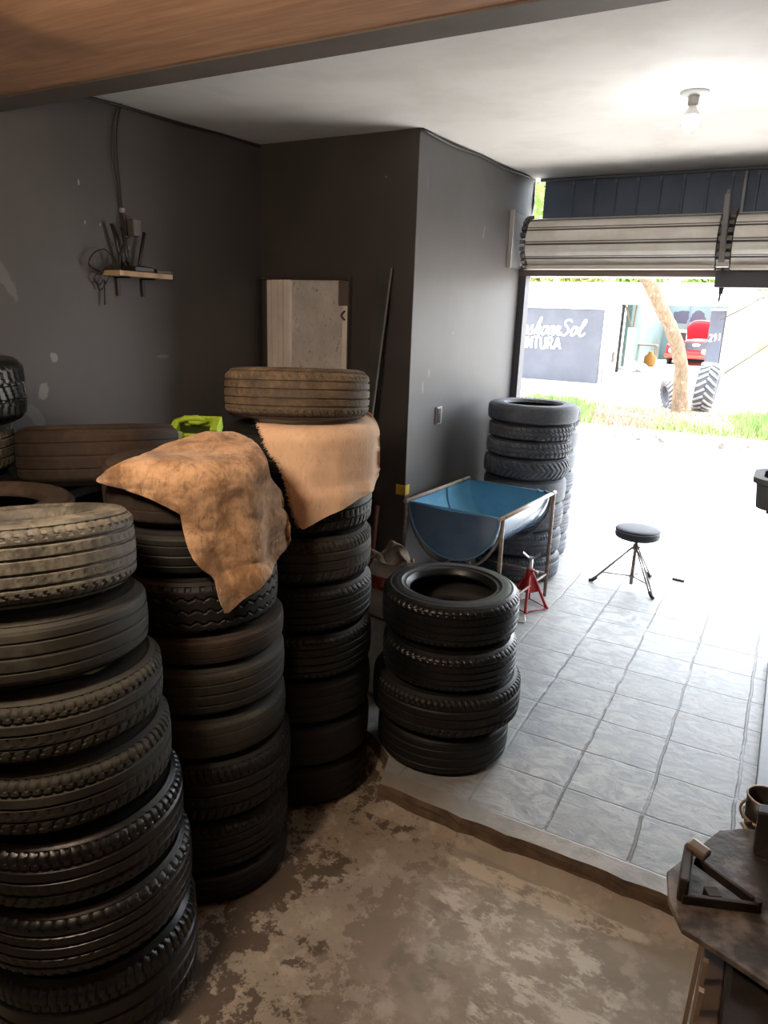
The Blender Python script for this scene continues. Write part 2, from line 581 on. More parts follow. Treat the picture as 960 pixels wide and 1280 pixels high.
def tread_mesh(pattern):
    NS = 300
    zs = np.linspace(-0.86, 0.86, 57)
    th = np.linspace(0, 2 * PI, NS, endpoint=False)
    T, V = np.meshgrid(th, zs, indexing='ij')
    a = np.abs(V)
    base = R0 * (1 - 0.012 * (a / 0.7) ** 2)
    sh = np.clip((a - 0.66) / 0.20, 0, 1)
    base = base - R0 * 0.058 * sh ** 2
    dep = np.zeros_like(base)

    def groove(c, hw, d):
        return d * (1 - np.clip((np.abs(V - c) - hw * 0.6) / (hw * 0.4), 0, 1))

    def slots(n, skew, width, d, mask):
        ph = (T * n / (2 * PI) + skew * V) % 1.0
        m = np.abs(ph - 0.5) < width
        return d * m * mask
    if pattern == 'ribbed':
        for c in (-0.48, -0.17, 0.17, 0.48):
            dep = np.maximum(dep, groove(c, 0.045, 0.006))
        dep = np.maximum(dep, slots(60, 0.6 * np.sign(1), 0.11, 0.004, a > 0.60))
        dep = np.maximum(dep, slots(60, 1.5, 0.09, 0.002, (a > 0.20) & (a < 0.44)))
    elif pattern == 'worn':
        for c in (-0.42, 0.0, 0.42):
            dep = np.maximum(dep, groove(c, 0.036, 0.0032))
        dep = np.maximum(dep, groove(0.70, 0.03, 0.0015))
    elif pattern == 'sipe':
        for c in (-0.36, 0.05, 0.40):
            dep = np.maximum(dep, groove(c, 0.042, 0.006))
        dep = np.maximum(dep, slots(75, 1.1, 0.14, 0.005, V > 0.46))
        dep = np.maximum(dep, slots(60, -1.4, 0.12, 0.004, (V < -0.42)))
        dep = np.maximum(dep, slots(60, 0.8, 0.09, 0.0025, (V > -0.3) & (V < 0.0)))
    elif pattern == 'chevron':
        dep = np.maximum(dep, 0.008 * ((((T * 44 / (2 * PI)) + 1.5 * a) % 1.0) > 0.64))
        dep = np.maximum(dep, groove(0.0, 0.05, 0.006))
    elif pattern == 'block':
        zig = 0.06 * np.sign(np.sin(T * 50))
        for c in (-0.30, 0.30):
            dep = np.maximum(dep, 0.007 * (np.abs(V - c - zig) < 0.055))
        dep = np.maximum(dep, slots(50, 0.5, 0.13, 0.007, a > 0.36))
        dep = np.maximum(dep, slots(50, 1.4, 0.10, 0.0045, a < 0.26))
    elif pattern == 'zigzag':
        zig = 0.075 * (2 * np.abs(((T * 40 / (2 * PI)) % 1.0) - 0.5) * 2 - 1)
        for c in (-0.44, 0.0, 0.44):
            dep = np.maximum(dep, 0.0055 * (np.abs(V - c - zig) < 0.045))
        dep = np.maximum(dep, slots(40, 0.0, 0.2, 0.007, a > 0.68))
    elif pattern == 'smooth':
        dep = np.maximum(dep, groove(0.34, 0.03, 0.0012))
        dep = np.maximum(dep, groove(-0.34, 0.03, 0.0012))
        dep = dep + slots(60, 0, 0.1, 0.0012, a > 0.66)
    r = base - dep
    nz = len(zs)
    X, Y = r * np.cos(T), r * np.sin(T)
    vs = np.stack([X, Y, V * H0], -1).reshape(-1, 3)
    i = np.arange(NS)[:, None]
    j = np.arange(nz - 1)[None, :]
    ii = (i + 1) % NS
    q = np.stack([i * nz + j, ii * nz + j, ii * nz + j + 1, i * nz + j + 1], -1).reshape(-1, 4)
    me = bpy.data.meshes.new('tread')
    me.from_pydata(vs.tolist(), [], q.tolist())
    me.polygons.foreach_set('use_smooth', [True] * len(me.polygons))
    me.set_sharp_from_angle(angle=0.5)
    me.update()
    return me


def side_mesh(sign, ribs):
    # from the tread shoulder over the bulge to the bead
    prof = [(0.9415, 0.86), (0.925, 0.905), (0.905, 0.930)]
    if ribs:
        prof += [(0.900, 0.950), (0.890, 0.955), (0.886, 0.946)]
    prof += [(0.86, 0.972), (0.82, 0.992), (0.785, 1.0), (0.75, 0.992)]
    if ribs:
        prof += [(0.742, 1.0), (0.730, 0.996), (0.725, 0.975)]
    prof += [(0.70, 0.945), (0.68, 0.915), (0.672, 0.925), (0.660, 0.915), (0.652, 0.88), (0.638, 0.82), (0.628, 0.76), (0.615, 0.70), (0.607, 0.64), (0.612, 0.58)]
    b = MB()
    pr = [(r * R0, sign * z * H0) for r, z in prof]
    if sign < 0:
        pr = pr[::-1]
    b.lathe([(r, z) for r, z in pr][::-1], n=96)
    me = bpy.data.meshes.new('sidewall')
    me.from_pydata(b.v, [], b.f)
    me.polygons.foreach_set('use_smooth', [True] * len(b.f))
    me.update()
    return me


def liner_mesh():
    prof = [(0.612, 0.58), (0.66, 0.70), (0.74, 0.82), (0.84, 0.84), (0.91, 0.74), (0.925, 0.4), (0.93, 0), (0.925, -0.4), (0.91, -0.74), (0.84, -0.84), (0.74, -0.82), (0.66, -0.70), (0.612, -0.58)]
    b = MB().lathe([(r * R0, z * H0) for r, z in prof], n=72)
    me = bpy.data.meshes.new('inner_liner')
    me.from_pydata(b.v, [], b.f)
    me.polygons.foreach_set('use_smooth', [True] * len(b.f))
    me.update()
    return me


TREADS = {p: tread_mesh(p) for p in ('ribbed', 'worn', 'sipe', 'chevron', 'block', 'zigzag', 'smooth')}
SIDES = {(s, r): side_mesh(s, r) for s in (1, -1) for r in (True, False)}
LINER = liner_mesh()
for me in list(TREADS.values()) + list(SIDES.values()) + [LINER]:
    me.materials.append(M_BLK_RUB)
STACKED = []


def tyre(cx, cy, z0, z1, R, pattern, mat, label, group, tilt=0.0, smat=None):
    h = (z1 - z0) / 2
    t = thing('tire', label, 'tire', (cx, cy, (z0 + z1) / 2), group)
    if tilt:                                  # leaning back: the side towards the front room is propped up
        vd = Vector((cx - CAM[0], cy - CAM[1], 0)).normalized()
        rt_ = Vector((vd.y, -vd.x, 0))
        t.rotation_euler = (Matrix.Rotation(-tilt, 3, rt_) @ Matrix.Rotation(rnd.uniform(0, 6.28), 3, 'Z')).to_euler()
        t.location.z += 0.70 * R * math.sin(tilt)
    else:
        t.rotation_euler = (0, 0, rnd.uniform(0, 6.28))
    t.scale = (R / R0, R / R0, (h - 0.0012) / H0)
    ribs = pattern != 'smooth'
    for nm, me, m in (('tread', TREADS[pattern], mat), ('sidewall', SIDES[(1, ribs)], smat or mat), ('sidewall', SIDES[(-1, ribs)], smat or mat), ('inner_liner', LINER, M_LINER)):
        o = bpy.data.objects.new(nm, me)
        COL.objects.link(o)
        o.parent = t
        o.material_slots[0].link = 'OBJECT'
        o.material_slots[0].material = m
    return t


ORD = ['top', 'second', 'third', 'fourth', 'fifth', 'sixth', 'seventh', 'eighth', 'ninth']


def lab(desc, i, n, where):
    pos = 'top' if i == 0 else ('bottom' if i == n - 1 else ORD[i] + ' from top')
    return desc + ' tire, ' + pos + ' of ' + where


def stack(group, where, z0, rows):
    """rows from the top down: (thickness, x, y, R, pattern, material, description)"""
    n = len(rows)
    z = z0 + sum(r[0] for r in rows)
    out = []
    for i, row in enumerate(rows):
        w, x, y, R, pat, m, desc = row[:7]
        out.append(tyre(x, y, z - w, z, R, pat, m, lab(desc, i, n, where), group, row[7] if len(row) > 7 else 0.0))
        if len(row) > 8:
            out[-1].location.z += row[8]      # lifted by the blanket under it
        STACKED.append((x, y, z - w, z, R, group))
        z -= w
    return out


# front left stack, nearest to the photographer
GA = 'tires in the front left stack'
A_ROWS = [(0.200, -1.080, -1.250, 0.272, 'ribbed', M_CHALK_RUB, 'chalky mud-flecked ribbed', math.radians(9.5)),
          (0.165, -1.065, -1.247, 0.280, 'worn', M_GRN_RUB, 'grey dusty worn-smooth', math.radians(6.5)),
          (0.165, -1.040, -1.242, 0.289, 'sipe', M_GRN_RUB, 'dusty slotted-tread', math.radians(4)),
          (0.178, -1.025, -1.237, 0.290, 'sipe', M_GRN_RUB, 'dull black slotted-tread', math.radians(2)),
          (0.195, -1.005, -1.227, 0.293, 'sipe', M_WET_RUB, 'shiny black slotted-tread'),
          (0.200, -0.990, -1.222, 0.296, 'ribbed', M_WET_RUB, 'glossy black ribbed'),
          (0.300, -0.980, -1.220, 0.295, 'sipe', M_WET_RUB, 'extra wide black')]
stack(GA, 'the front left stack', ZLOW, A_ROWS)

# middle stack under the brown blanket
GB = 'tires in the stack under the brown blanket'
B_ROWS = [(0.180, -1.125, -0.625, 0.262, 'smooth', M_BRN_RUB, 'brown dusty'),
          (0.150, -1.115, -0.625, 0.264, 'worn', M_BLK_RUB, 'dark narrow'),
          (0.180, -1.090, -0.640, 0.272, 'zigzag', M_BLK_RUB, 'black zigzag-tread'),
          (0.100, -1.070, -0.630, 0.270, 'smooth', M_BRN_RUB, 'thin smooth'),
          (0.170, -1.065, -0.640, 0.274, 'worn', M_GRN_RUB, 'grey worn'),
          (0.150, -1.062, -0.645, 0.278, 'smooth', M_GRN_RUB, 'bald grey'),
          (0.230, -1.050, -0.642, 0.284, 'sipe', M_BLK_RUB, 'wide slotted black'),
          (0.200, -1.050, -0.645, 0.275, 'ribbed', M_BLK_RUB, 'ribbed black'),
          (0.120, -1.055, -0.645, 0.278, 'worn', M_BLK_RUB, 'dark worn')]
stack(GB, 'the stack under the brown blanket', ZLOW, B_ROWS)

# tall stack with the tan blanket
GE = 'tires in the tall stack with the tan blanket'
E_ROWS = [(0.185, -1.075, -0.085, 0.272, 'ribbed', M_TAN_RUB, 'brown dusty ribbed', math.radians(5), 0.006),
          (0.195, -1.085, -0.055, 0.280, 'worn', M_BLK_RUB, 'dark worn'),
          (0.190, -1.070, -0.062, 0.276, 'sipe', M_BLK_RUB, 'dark slotted-tread'),
          (0.190, -1.060, -0.066, 0.272, 'sipe', M_GRN_RUB, 'black slotted'),
          (0.190, -1.055, -0.070, 0.276, 'ribbed', M_BLK_RUB, 'black ribbed'),
          (0.200, -1.050, -0.070, 0.276, 'ribbed', M_WET_RUB, 'shiny black ribbed'),
          (0.190, -1.050, -0.070, 0.275, 'worn', M_BLK_RUB, 'plain black'),
          (0.190, -1.050, -0.070, 0.276, 'smooth', M_BLK_RUB, 'bald black'),
          (0.185, -1.050, -0.070, 0.272, 'worn', M_BLK_RUB, 'worn black')]
stack(GE, 'the tall stack with the tan blanket', ZLOW, E_ROWS)

# short stack of four on the slabs
GF = 'tires in the short stack of four'
F_ROWS = [(0.195, -0.585, 0.355, 0.293, 'ribbed', M_WET_RUB, 'glossy black open'),
          (0.175, -0.565, 0.325, 0.288, 'ribbed', M_WET_RUB, 'shiny ribbed black'),
          (0.200, -0.575, 0.340, 0.324, 'sipe', M_BLK_RUB, 'widest black'),
          (0.190, -0.578, 0.335, 0.290, 'worn', M_BLK_RUB, 'dull black')]
stack(GF, 'the short stack of four beside the step', 0.0, F_ROWS)

# eight tyres behind the trough
GG = 'tires in the stack behind the blue trough'
G_ROWS = [(0.135, -1.035, 2.700, 0.318, 'smooth', M_HAZE_RUB, 'smooth grey open'),
          (0.115, -1.040, 2.700, 0.300, 'block', M_HAZE_RUB, 'grey block-tread'),
          (0.125, -1.045, 2.700, 0.302, 'block', M_HAZE_RUB, 'grey dirty block-tread'),
          (0.150, -1.050, 2.700, 0.308, 'chevron', M_HAZE_RUB, 'grey chevron-tread'),
          (0.190, -1.055, 2.710, 0.300, 'smooth', M_HAZE_RUB, 'grey bald'),
          (0.190, -1.060, 2.710, 0.302, 'ribbed', M_HAZE_RUB, 'grey ribbed'),
          (0.190, -1.065, 2.720, 0.305, 'sipe', M_HAZE_RUB, 'grey slotted-tread'),
          (0.195, -1.065, 2.720, 0.312, 'sipe', M_HAZE_RUB, 'dark grey slotted')]
stack(GG, 'the stack behind the blue trough', 0.0, G_ROWS)

# rear stack in the doorway, only its right edge shows
GH = 'tires in the rear stack half hidden in the doorway'
pats = ['block', 'smooth', 'worn', 'ribbed', 'sipe', 'ribbed', 'sipe']
descs = ['tilting grey block-tread', 'smooth grey', 'worn grey', 'finely grooved grey', 'pale slotted', 'pale ribbed', 'pale lowest slotted']
H_ROWS = [(0.172, -1.135 + 0.004 * (i % 2), 3.35, 0.272, pats[i], M_HAZE_RUB, descs[i]) for i in range(7)]
stack(GH, 'the rear stack in the doorway', 0.0, H_ROWS)

# broad brown tyre behind, on its own stack
GD = 'tires in the stack behind the brown blanket'
D_ROWS = [(0.235, -1.865, -0.360, 0.312, 'worn', M_BRN_RUB, 'broad brown mud-dusted', math.radians(9))] + \
         [(0.201, -1.790, -0.355, 0.300, ['smooth', 'ribbed', 'worn', 'sipe', 'ribbed', 'worn'][i], M_BLK_RUB, 'dark shadowed') for i in range(6)]
stack(GD, 'the stack behind the brown blanket, left of it', ZLOW, D_ROWS)

# brown ringed tyre just behind the front left stack
GC = 'tires in the stack at the left picture edge behind the front stack'
C_ROWS = [(0.190, -1.610, -1.020, 0.270, 'smooth', M_BRN_RUB, 'brown open-ringed')] + \
         [(0.193, -1.615, -1.030, 0.262, ['smooth', 'ribbed', 'worn', 'sipe', 'ribbed', 'worn'][i], M_BLK_RUB, 'dark hidden') for i in range(6)]
stack(GC, 'the stack just behind the front left stack', ZLOW, C_ROWS)

# chunky tyre by the left wall
GI = 'tires in the stack against the left wall'
I_ROWS = [(0.245, -2.245, -0.785, 0.317, 'block', M_WET_RUB, 'large chunky black'),
          (0.190, -2.285, -0.80, 0.295, 'sipe', M_CHALK_RUB, 'pale grey chalky')] + \
         [(0.2610, -2.285, -0.80, 0.285, ['smooth', 'ribbed', 'worn', 'sipe', 'ribbed'][i], M_BLK_RUB, 'dark hidden') for i in range(5)]
stack(GI, 'the stack against the left wall', ZLOW, I_ROWS)


# dark stack in the corner, carrying the neon green case
GJ = 'tires in the dark stack under the neon green case'
J_ROWS = [(0.187, -1.985, 0.36, 0.285, ['worn', 'smooth', 'ribbed', 'worn', 'sipe', 'ribbed', 'worn'][i], M_BLK_RUB, 'dark shadowed') for i in range(7)]
stack(GJ, 'the corner stack under the neon green case', ZLOW, J_ROWS)
JTOP = ZLOW + 0.187 * 7


# ------------------------------------------------------------------ blankets
def sdf_stack(p, group, off, top_only=None, skip_top=0):
    """Signed distance (p: N x 3) to a soft union of rounded cylinders."""
    best = None
    k = 0.035
    first = 0
    for (x, y, z0, z1, R, g) in STACKED:
        if g != group:
            continue
        first += 1
        if first <= skip_top:
            continue
        q = np.hypot(p[:, 0] - x, p[:, 1] - y) - (R + off - 0.05)
        w = np.abs(p[:, 2] - (z0 + z1) / 2) - ((z1 - z0) / 2 + off - 0.05)
        d = np.hypot(np.maximum(q, 0), np.maximum(w, 0)) + np.minimum(np.maximum(q, w), 0) - 0.05
        if best is None:
            best = d
        else:
            h = np.clip(0.5 + 0.5 * (best - d) / k, 0, 1)
            best = best * (1 - h) + d * h - k * h * (1 - h)
    return best


def smin(a, b, k):
    h = np.clip(0.5 + 0.5 * (a - b) / k, 0, 1)
    return a * (1 - h) + b * h - k * h * (1 - h)


def vnoise(p, s, seed):
    """cheap smooth noise for cloth folds"""
    r = np.random.RandomState(seed)
    out = np.zeros(len(p))
    for _ in range(7):
        d = r.normal(size=3)
        d /= np.linalg.norm(d)
        out += np.sin((p @ d) * s * r.uniform(0.6, 1.6) + r.uniform(0, 6.28))
    return out / 7


def drape(rows, sdf, ncol, fold):
    """Cloth sheet hugging a body: each row gives the cloth's left and right edge as seen; the sheet lies where the sight lines meet the body."""
    rows = sorted(rows)
    ys = np.array([r[0] for r in rows], float)
    yy = np.linspace(ys[0], ys[-1], 110)
    xl = np.interp(yy, ys, [r[1] for r in rows])
    xr = np.interp(yy, ys, [r[2] for r in rows])
    P = []
    for y, a, b in zip(yy, xl, xr):
        for t in np.linspace(0, 1, ncol):
            P.append((a + (b - a) * t, y))
    D = np.array([ray(x, y) for x, y in P])
    D /= np.linalg.norm(D, axis=1)[:, None]
    T = np.full(len(P), 1.0)
    bd = np.full(len(P), 1e9)
    bt = T.copy()
    for _ in range(120):
        d = sdf(CAM + D * T[:, None])
        m = d < bd
        bd[m] = d[m]
        bt[m] = T[m]
        T = T + np.clip(d, -0.05, 0.3) * 0.8
        T = np.minimum(T, 6.0)
    hit = np.abs(sdf(CAM + D * T[:, None])) < 0.004
    T = np.where(hit, T, bt)            # grazing lines: nearest approach, the cloth's rolled edge
    T = T.reshape(-1, ncol)
    hit = hit.reshape(-1, ncol)
    for r_ in range(len(T)):                # a hem past the body's edge hangs straight on
        ok = np.where(hit[r_])[0]
        if len(ok):
            T[r_, ok[-1] + 1:] = np.minimum(T[r_, ok[-1] + 1:], T[r_, ok[-1]])
            T[r_, :ok[0]] = np.minimum(T[r_, :ok[0]], T[r_, ok[0]])
    for _ in range(6):                      # let the hems relax
        A = np.pad(T, 1, mode='edge')
        T = 0.5 * T + 0.125 * (A[:-2, 1:-1] + A[2:, 1:-1] + A[1:-1, :-2] + A[1:-1, 2:])
    T = T.reshape(-1)
    pts = CAM + D * T[:, None]
    e = 1e-3
    N = np.stack([sdf(pts + np.eye(3)[i] * e) - sdf(pts - np.eye(3)[i] * e) for i in range(3)], -1)
    N /= np.maximum(np.linalg.norm(N, axis=1), 1e-6)[:, None]
    pts = pts + N * fold(pts)[:, None]
    return pts.reshape(len(yy), ncol, 3)


def fleece(name, c1, c2, c3, scale):
    k = NT(name)
    b = k.b
    v = k.coords((1, 1, 1))
    f = k.ramp(k.noise(v, scale, 7, 0.7, 0.5), 0.34, 0.66)
    c = k.mix(f, c1, c2)
    g = k.noise(k.coords((1, 1, 0.35)), 60.0, 6, 0.75, 1.0)
    c = k.mix(k.math('MULTIPLY', k.ramp(g, 0.5, 0.68), 0.55), c, c3)
    k.l(c, b.inputs['Base Color'])
    b.inputs['Roughness'].default_value = 0.95
    b.inputs['Specular IOR Level'].default_value = 0.1
    b.inputs['Sheen Weight'].default_value = 0.25
    b.inputs['Sheen Roughness'].default_value = 0.5
    k.bump(g, 0.5, 0.006)
    MATS[name] = k.m
    return k.m


M_BRN_BLANKET = fleece('brown_plush', rgb(124, 94, 67), rgb(192, 156, 121), rgb(82, 60, 42), 11.0)
M_TAN_BLANKET = fleece('tan_plush', rgb(220, 184, 152), rgb(232, 198, 166), rgb(190, 150, 116), 5.0)

hump = Vector(at(275, 575, 'Z', 1.40))
hump_r = np.array([0.20, 0.13, 0.055])


def sdf_brown(p):
    d = sdf_stack(p, GB, 0.014)
    hp = np.array([-1.12, -0.52, 1.395])
    q = (p - hp) / hump_r
    e = (np.linalg.norm(q, axis=1) - 1) * hump_r.min()
    return smin(d, e, 0.05)


def fold_brown(p):
    z = p[:, 2]
    ph = np.arctan2(p[:, 1] + 0.62, p[:, 0] + 1.10)
    hang = np.clip((1.36 - z) / 0.25, 0, 1)
    f = 0.013 * np.sin(ph * 9.0 + 2.0 * z + 0.6) * hang
    f += 0.010 * vnoise(p, 22.0, 3) + 0.007 * np.abs(vnoise(p, 48.0, 5)) + 0.003 * vnoise(p, 120.0, 8)
    return f + 0.014


brown_rows = [(548, 258, 292), (552, 238, 308), (556, 222, 316), (562, 206, 323), (570, 188, 328), (580, 165, 332), (590, 140, 334), (597, 128, 336), (603, 128, 343),
              (610, 160, 347), (617, 178, 350), (625, 196, 352), (632, 212, 353), (640, 226, 354), (657, 229, 359), (676, 233, 360), (695, 241, 352), (707, 250, 346),
              (718, 259, 336), (728, 268, 325), (745, 272, 308), (757, 276, 297), (766, 281, 288)]
brown_rows = [(y, a, b - (7 if 600 < y < 700 else 3)) for y, a, b in brown_rows]
g = drape(brown_rows, sdf_brown, 90, fold_brown)
bl = MB().grid(g.tolist()).build('blanket', M_BRN_BLANKET)
md = bl.modifiers.new('thickness', 'SOLIDIFY')
md.thickness = 0.009
md.offset = 0
tag(bl, 'mottled brown plush blanket draped over the middle tire stack', 'blanket')


def sdf_tan(p):
    return sdf_stack(p, GE, 0.014, skip_top=1)


def fold_tan(p):
    ph = np.arctan2(p[:, 1] + 0.08, p[:, 0] + 1.07)
    f = 0.004 * np.sin(ph * 13.0) * np.clip((1.42 - p[:, 2]) / 0.2, 0, 1)
    f += 0.003 * vnoise(p, 25.0, 11) + 0.0015 * vnoise(p, 90.0, 12)
    return f + 0.008


tan_rows = [(517, 321, 459), (520, 319, 463), (528, 323, 468), (539, 328, 471), (552, 334, 472), (564, 340, 472.5), (579, 351, 472), (592, 356, 470), (604, 360, 467),
            (614, 362, 462), (629, 365, 439), (640, 368, 419), (651, 372, 397), (657, 375, 385), (660, 377, 380)]
g2 = drape(tan_rows, sdf_tan, 90, fold_tan)
bl2 = thing('blanket', 'pale tan plush blanket with shaggy edge hanging below the top tire of tall stack', 'blanket', tuple(g2[40][45]))
fb = MB().grid(g2.tolist()).build('fabric', M_TAN_BLANKET, bl2)
md = fb.modifiers.new('thickness', 'SOLIDIFY')
md.thickness = 0.008
md.offset = 0
fr = MB()
for row in range(2, 108):
    for q in range(3):
        p = Vector(g2[row][0].tolist())
        inn = Vector(g2[row][4].tolist())
        d = (p - inn).normalized()
        tip = p + d * rnd.uniform(0.005, 0.017) + Vector((rnd.uniform(-.003, .003), rnd.uniform(-.003, .003), rnd.uniform(-0.010, 0.003)))
        fr.tube([p - d * 0.004 + Vector((0, 0, rnd.uniform(-.002, .002))), (p + tip) / 2, tip], [0.0022, 0.0016, 0.0004], 5)
fr.build('fringe', M_TAN_BLANKET, bl2)

# ------------------------------------------------------------------ blue half-drum water trough on its stand
M_BLUE_IN = simple('trough_blue_inside', rgb(112, 178, 208), 0.38, col2=rgb(96, 160, 194), scale=5)
M_BLUE_OUT = simple('trough_blue_outside', rgb(92, 118, 152), 0.25, col2=rgb(112, 136, 164), scale=3, coat=0.5)
M_RAIL = simple('worn_white_tube', rgb(196, 186, 172), 0.45, col2=rgb(140, 112, 88), scale=14, lo=0.52, hi=0.66)
M_TUBE = simple('rusty_tube', rgb(118, 100, 86), 0.5, metal=0.3, col2=rgb(150, 140, 128), scale=16)
TR = Matrix.Rotation(math.radians(-4.0), 3, 'Z')
TC = Vector((-1.075, 1.935, 0))


def tp(x, y, z):
    return TC + TR @ Vector((x, y, 0)) + Vector((0, 0, z))


trough = thing('water_trough', 'blue half drum water trough on rusty tube stand against grey side wall', 'trough', tp(0, 0, 0))
RT, LT, ZT = 0.305, 0.41, 0.735
arc = [PI + PI * i / 32 for i in range(33)]
for nm, r, mt, off in (('shell', RT, M_BLUE_OUT, 0.0), ('lining', RT - 0.006, M_BLUE_IN, 0.006)):
    b = MB()
    g_ = [[tp(r * math.cos(a), y, ZT + r * math.sin(a) * 1.02) for a in arc] for y in np.linspace(-LT + off, LT - off, 9)]
    b.grid(g_)
    for y in (-LT + off, LT - off):
        rows = []
        for q in np.linspace(1.0, 0.02, 10):
            dish = (0.035 * (1 - q * q)) * (1 if y > 0 else -1)
            rows.append([tp(r * q * math.cos(a), y + dish, ZT + r * q * math.sin(a) * 1.02) for a in arc])
        b.grid(rows)
    b.build(nm, mt, trough)
M_RIM = simple('trough_rim_blue', rgb(112, 160, 184), 0.4)
for y in (-LT, LT):
    pts = [tp(RT * math.cos(a), y, ZT + RT * math.sin(a) * 1.02) for a in arc]
    MB().tube(pts, 0.007, 8, closed=True).build('drum_rim', M_RIM, trough)
MB().tube([tp((RT - 0.012) * math.cos(a), 0.06, ZT + (RT - 0.012) * math.sin(a) * 1.02) for a in arc], 0.007, 8).build('seam_hoop', M_RIM, trough)
for s in (-1, 1):
    MB().tube([tp(s * (RT + 0.018), -LT - 0.03, ZT + 0.004), tp(s * (RT + 0.018), LT + 0.03, ZT + 0.004)], 0.013, 10).build('rail', M_RAIL, trough)
    for y in (-LT, LT):
        MB().tube([tp(s * (RT + 0.022), y, ZT), tp(s * (RT + 0.026), y, 0.0)], 0.0125, 10).build('leg', M_TUBE, trough)
for y in (-LT + 0.02, LT - 0.02):
    pts = [tp((RT + 0.012) * math.cos(a), y, ZT - 0.01 + (RT + 0.030) * math.sin(a) * 1.08) for a in arc]
    MB().tube(pts, 0.0085, 8).build('cradle_hoop', M_TUBE, trough)
b = MB()
b.tube([tp(RT + 0.024, -LT, 0.165), tp(RT + 0.024, LT, 0.165)], 0.008, 8)
b.tube([tp(-RT - 0.024, -LT, 0.165), tp(-RT - 0.024, LT, 0.165)], 0.008, 8)
b.tube([tp(-RT - 0.024, LT, 0.165), tp(RT + 0.024, LT, 0.165)], 0.008, 8)
b.build('brace', M_TUBE, trough)
b = MB()
b.tube([tp(0.02, -LT + 0.12, ZT - RT * 1.02 + 0.004), tp(0.02, -LT + 0.12, ZT - RT - 0.06)], 0.02, 12)
b.tube([tp(0.02, -LT + 0.12, ZT - RT - 0.045), tp(0.10, -LT + 0.06, ZT - RT - 0.045)], 0.012, 10)
b.tube([tp(0.10, -LT + 0.06, ZT - RT - 0.05), tp(0.10, -LT + 0.06, ZT - RT - 0.015)], 0.007, 8)
b.build('drain_tap', simple('brass_dull', rgb(120, 108, 90), 0.4, metal=0.7), trough)
# torn strip of old paint film at the far corner
b = MB()
p = tp(RT - 0.03, LT - 0.02, ZT)
for k in range(3):
    b.tube([p + Vector((-0.06 + 0.05 * k, 0.0, 0.0)), p + Vector((-0.05 + 0.05 * k, -0.02, 0.022)), p + Vector((-0.03 + 0.05 * k, -0.01, 0.006))], [0.008, 0.005, 0.003], 6)
b.build('peeling_edge', MATS['trough_rim_blue'], trough)

# ------------------------------------------------------------------ red jack stand
M_RED = simple('jack_red', rgb(176, 34, 36), 0.42, col2=rgb(140, 30, 30), scale=12)
M_STEEL = simple('bright_steel', rgb(196, 196, 192), 0.35, metal=0.8)
jf = at(656, 768, 'Z', 0)
jr = at(680, 757, 'Z', 0)
jc = Vector(((jf.x + jr.x) / 2 - 0.06, (jf.y + jr.y) / 2 + 0.02, 0))
jack = thing('jack_stand', 'red tripod jack stand with silver saddle in front of the trough leg', 'jack stand', jc)
ra = (jf - jc).length
a0 = math.atan2(jf.y - jc.y, jf.x - jc.x)
feet = [Vector((jc.x + ra * math.cos(a0 + k * PI / 2), jc.y + ra * math.sin(a0 + k * PI / 2), 0.012)) for k in range(4)]
zt = 0.235
for k, f in enumerate(feet):
    top = jc + (f - jc) * 0.16 + Vector((0, 0, zt))
    low = jc + (f - jc) * 0.90
    low.z = 0.03
    MB().tube([top, low, f, f + (feet[(k + 1) % 4] - f) * 0.10], [0.010, 0.010, 0.011, 0.010], 8).build('leg', M_RED, jack)
b = MB()
for k in range(4):
    b.tube([feet[k], feet[(k + 1) % 4]], 0.005, 6)
b.build('foot_brace', M_RED, jack)
b = MB()
for k in range(4):              # folded sheet gussets
    p0 = jc + (feet[k] - jc) * 0.14 + Vector((0, 0, zt + 0.02))
    p1 = jc + (feet[(k + 1) % 4] - jc) * 0.14 + Vector((0, 0, zt + 0.02))
    q0 = jc + (feet[k] - jc) * 0.52 + Vector((0, 0, 0.115))
    q1 = jc + (feet[(k + 1) % 4] - jc) * 0.52 + Vector((0, 0, 0.115))
    if k in (0, 3):
        b.hexa([p0, p1, q1, q0] + [v + Vector((0, 0, 0.003)) for v in (p0, p1, q1, q0)])
b.lathe([(0.018, zt - 0.03), (0.028, zt - 0.02), (0.026, zt + 0.035), (0.017, zt + 0.04), (0.017, zt - 0.03)], jc, 20)
b.build('body', M_RED, jack)
MB().tube([jc + Vector((0, 0, zt - 0.05)), jc + Vector((0, 0, 0.345))], 0.0135, 12).build('ratchet_post', M_STEEL, jack)
b = MB()
hw = Vector((0.052, 0.02, 0))
sd = Vector((-0.015, 0.04, 0)).normalized() * 0.02
zz = Vector((0, 0, 0.345))
V3 = [jc - hw + Vector((0, 0, 0.375)), jc - hw * 0.3 + zz, jc + hw * 0.3 + zz, jc + hw + Vector((0, 0, 0.375))]
for k in range(3):
    a_, c_ = V3[k], V3[k + 1]
    b.hexa([a_ - sd, c_ - sd, c_ + sd, a_ + sd] + [v + Vector((0, 0, 0.008)) for v in (a_ - sd, c_ - sd, c_ + sd, a_ + sd)])
b.build('saddle', M_STEEL, jack)
MB().tube([jc + Vector((0.01, -0.02, zt + 0.03)), jc + Vector((0.06, -0.03, zt + 0.035)), jc + Vector((0.062, -0.03, zt + 0.022))], 0.005, 8).build('release_lever', M_STEEL, jack)
# silver pin on a bit of chain lying at its foot
pj = at(655, 778, 'Z', 0.006)
tag(MB().tube([pj + Vector((-0.02, 0.06, 0.02)), pj + Vector((0.0, 0.01, 0.008)), pj, pj + Vector((-0.03, -0.01, 0)), pj + Vector((-0.05, 0.0, 0.004))], 0.005, 8).build('locking_pin', M_STEEL), 'small bent silver pin on the floor between short tire stack and red jack stand', 'pin')

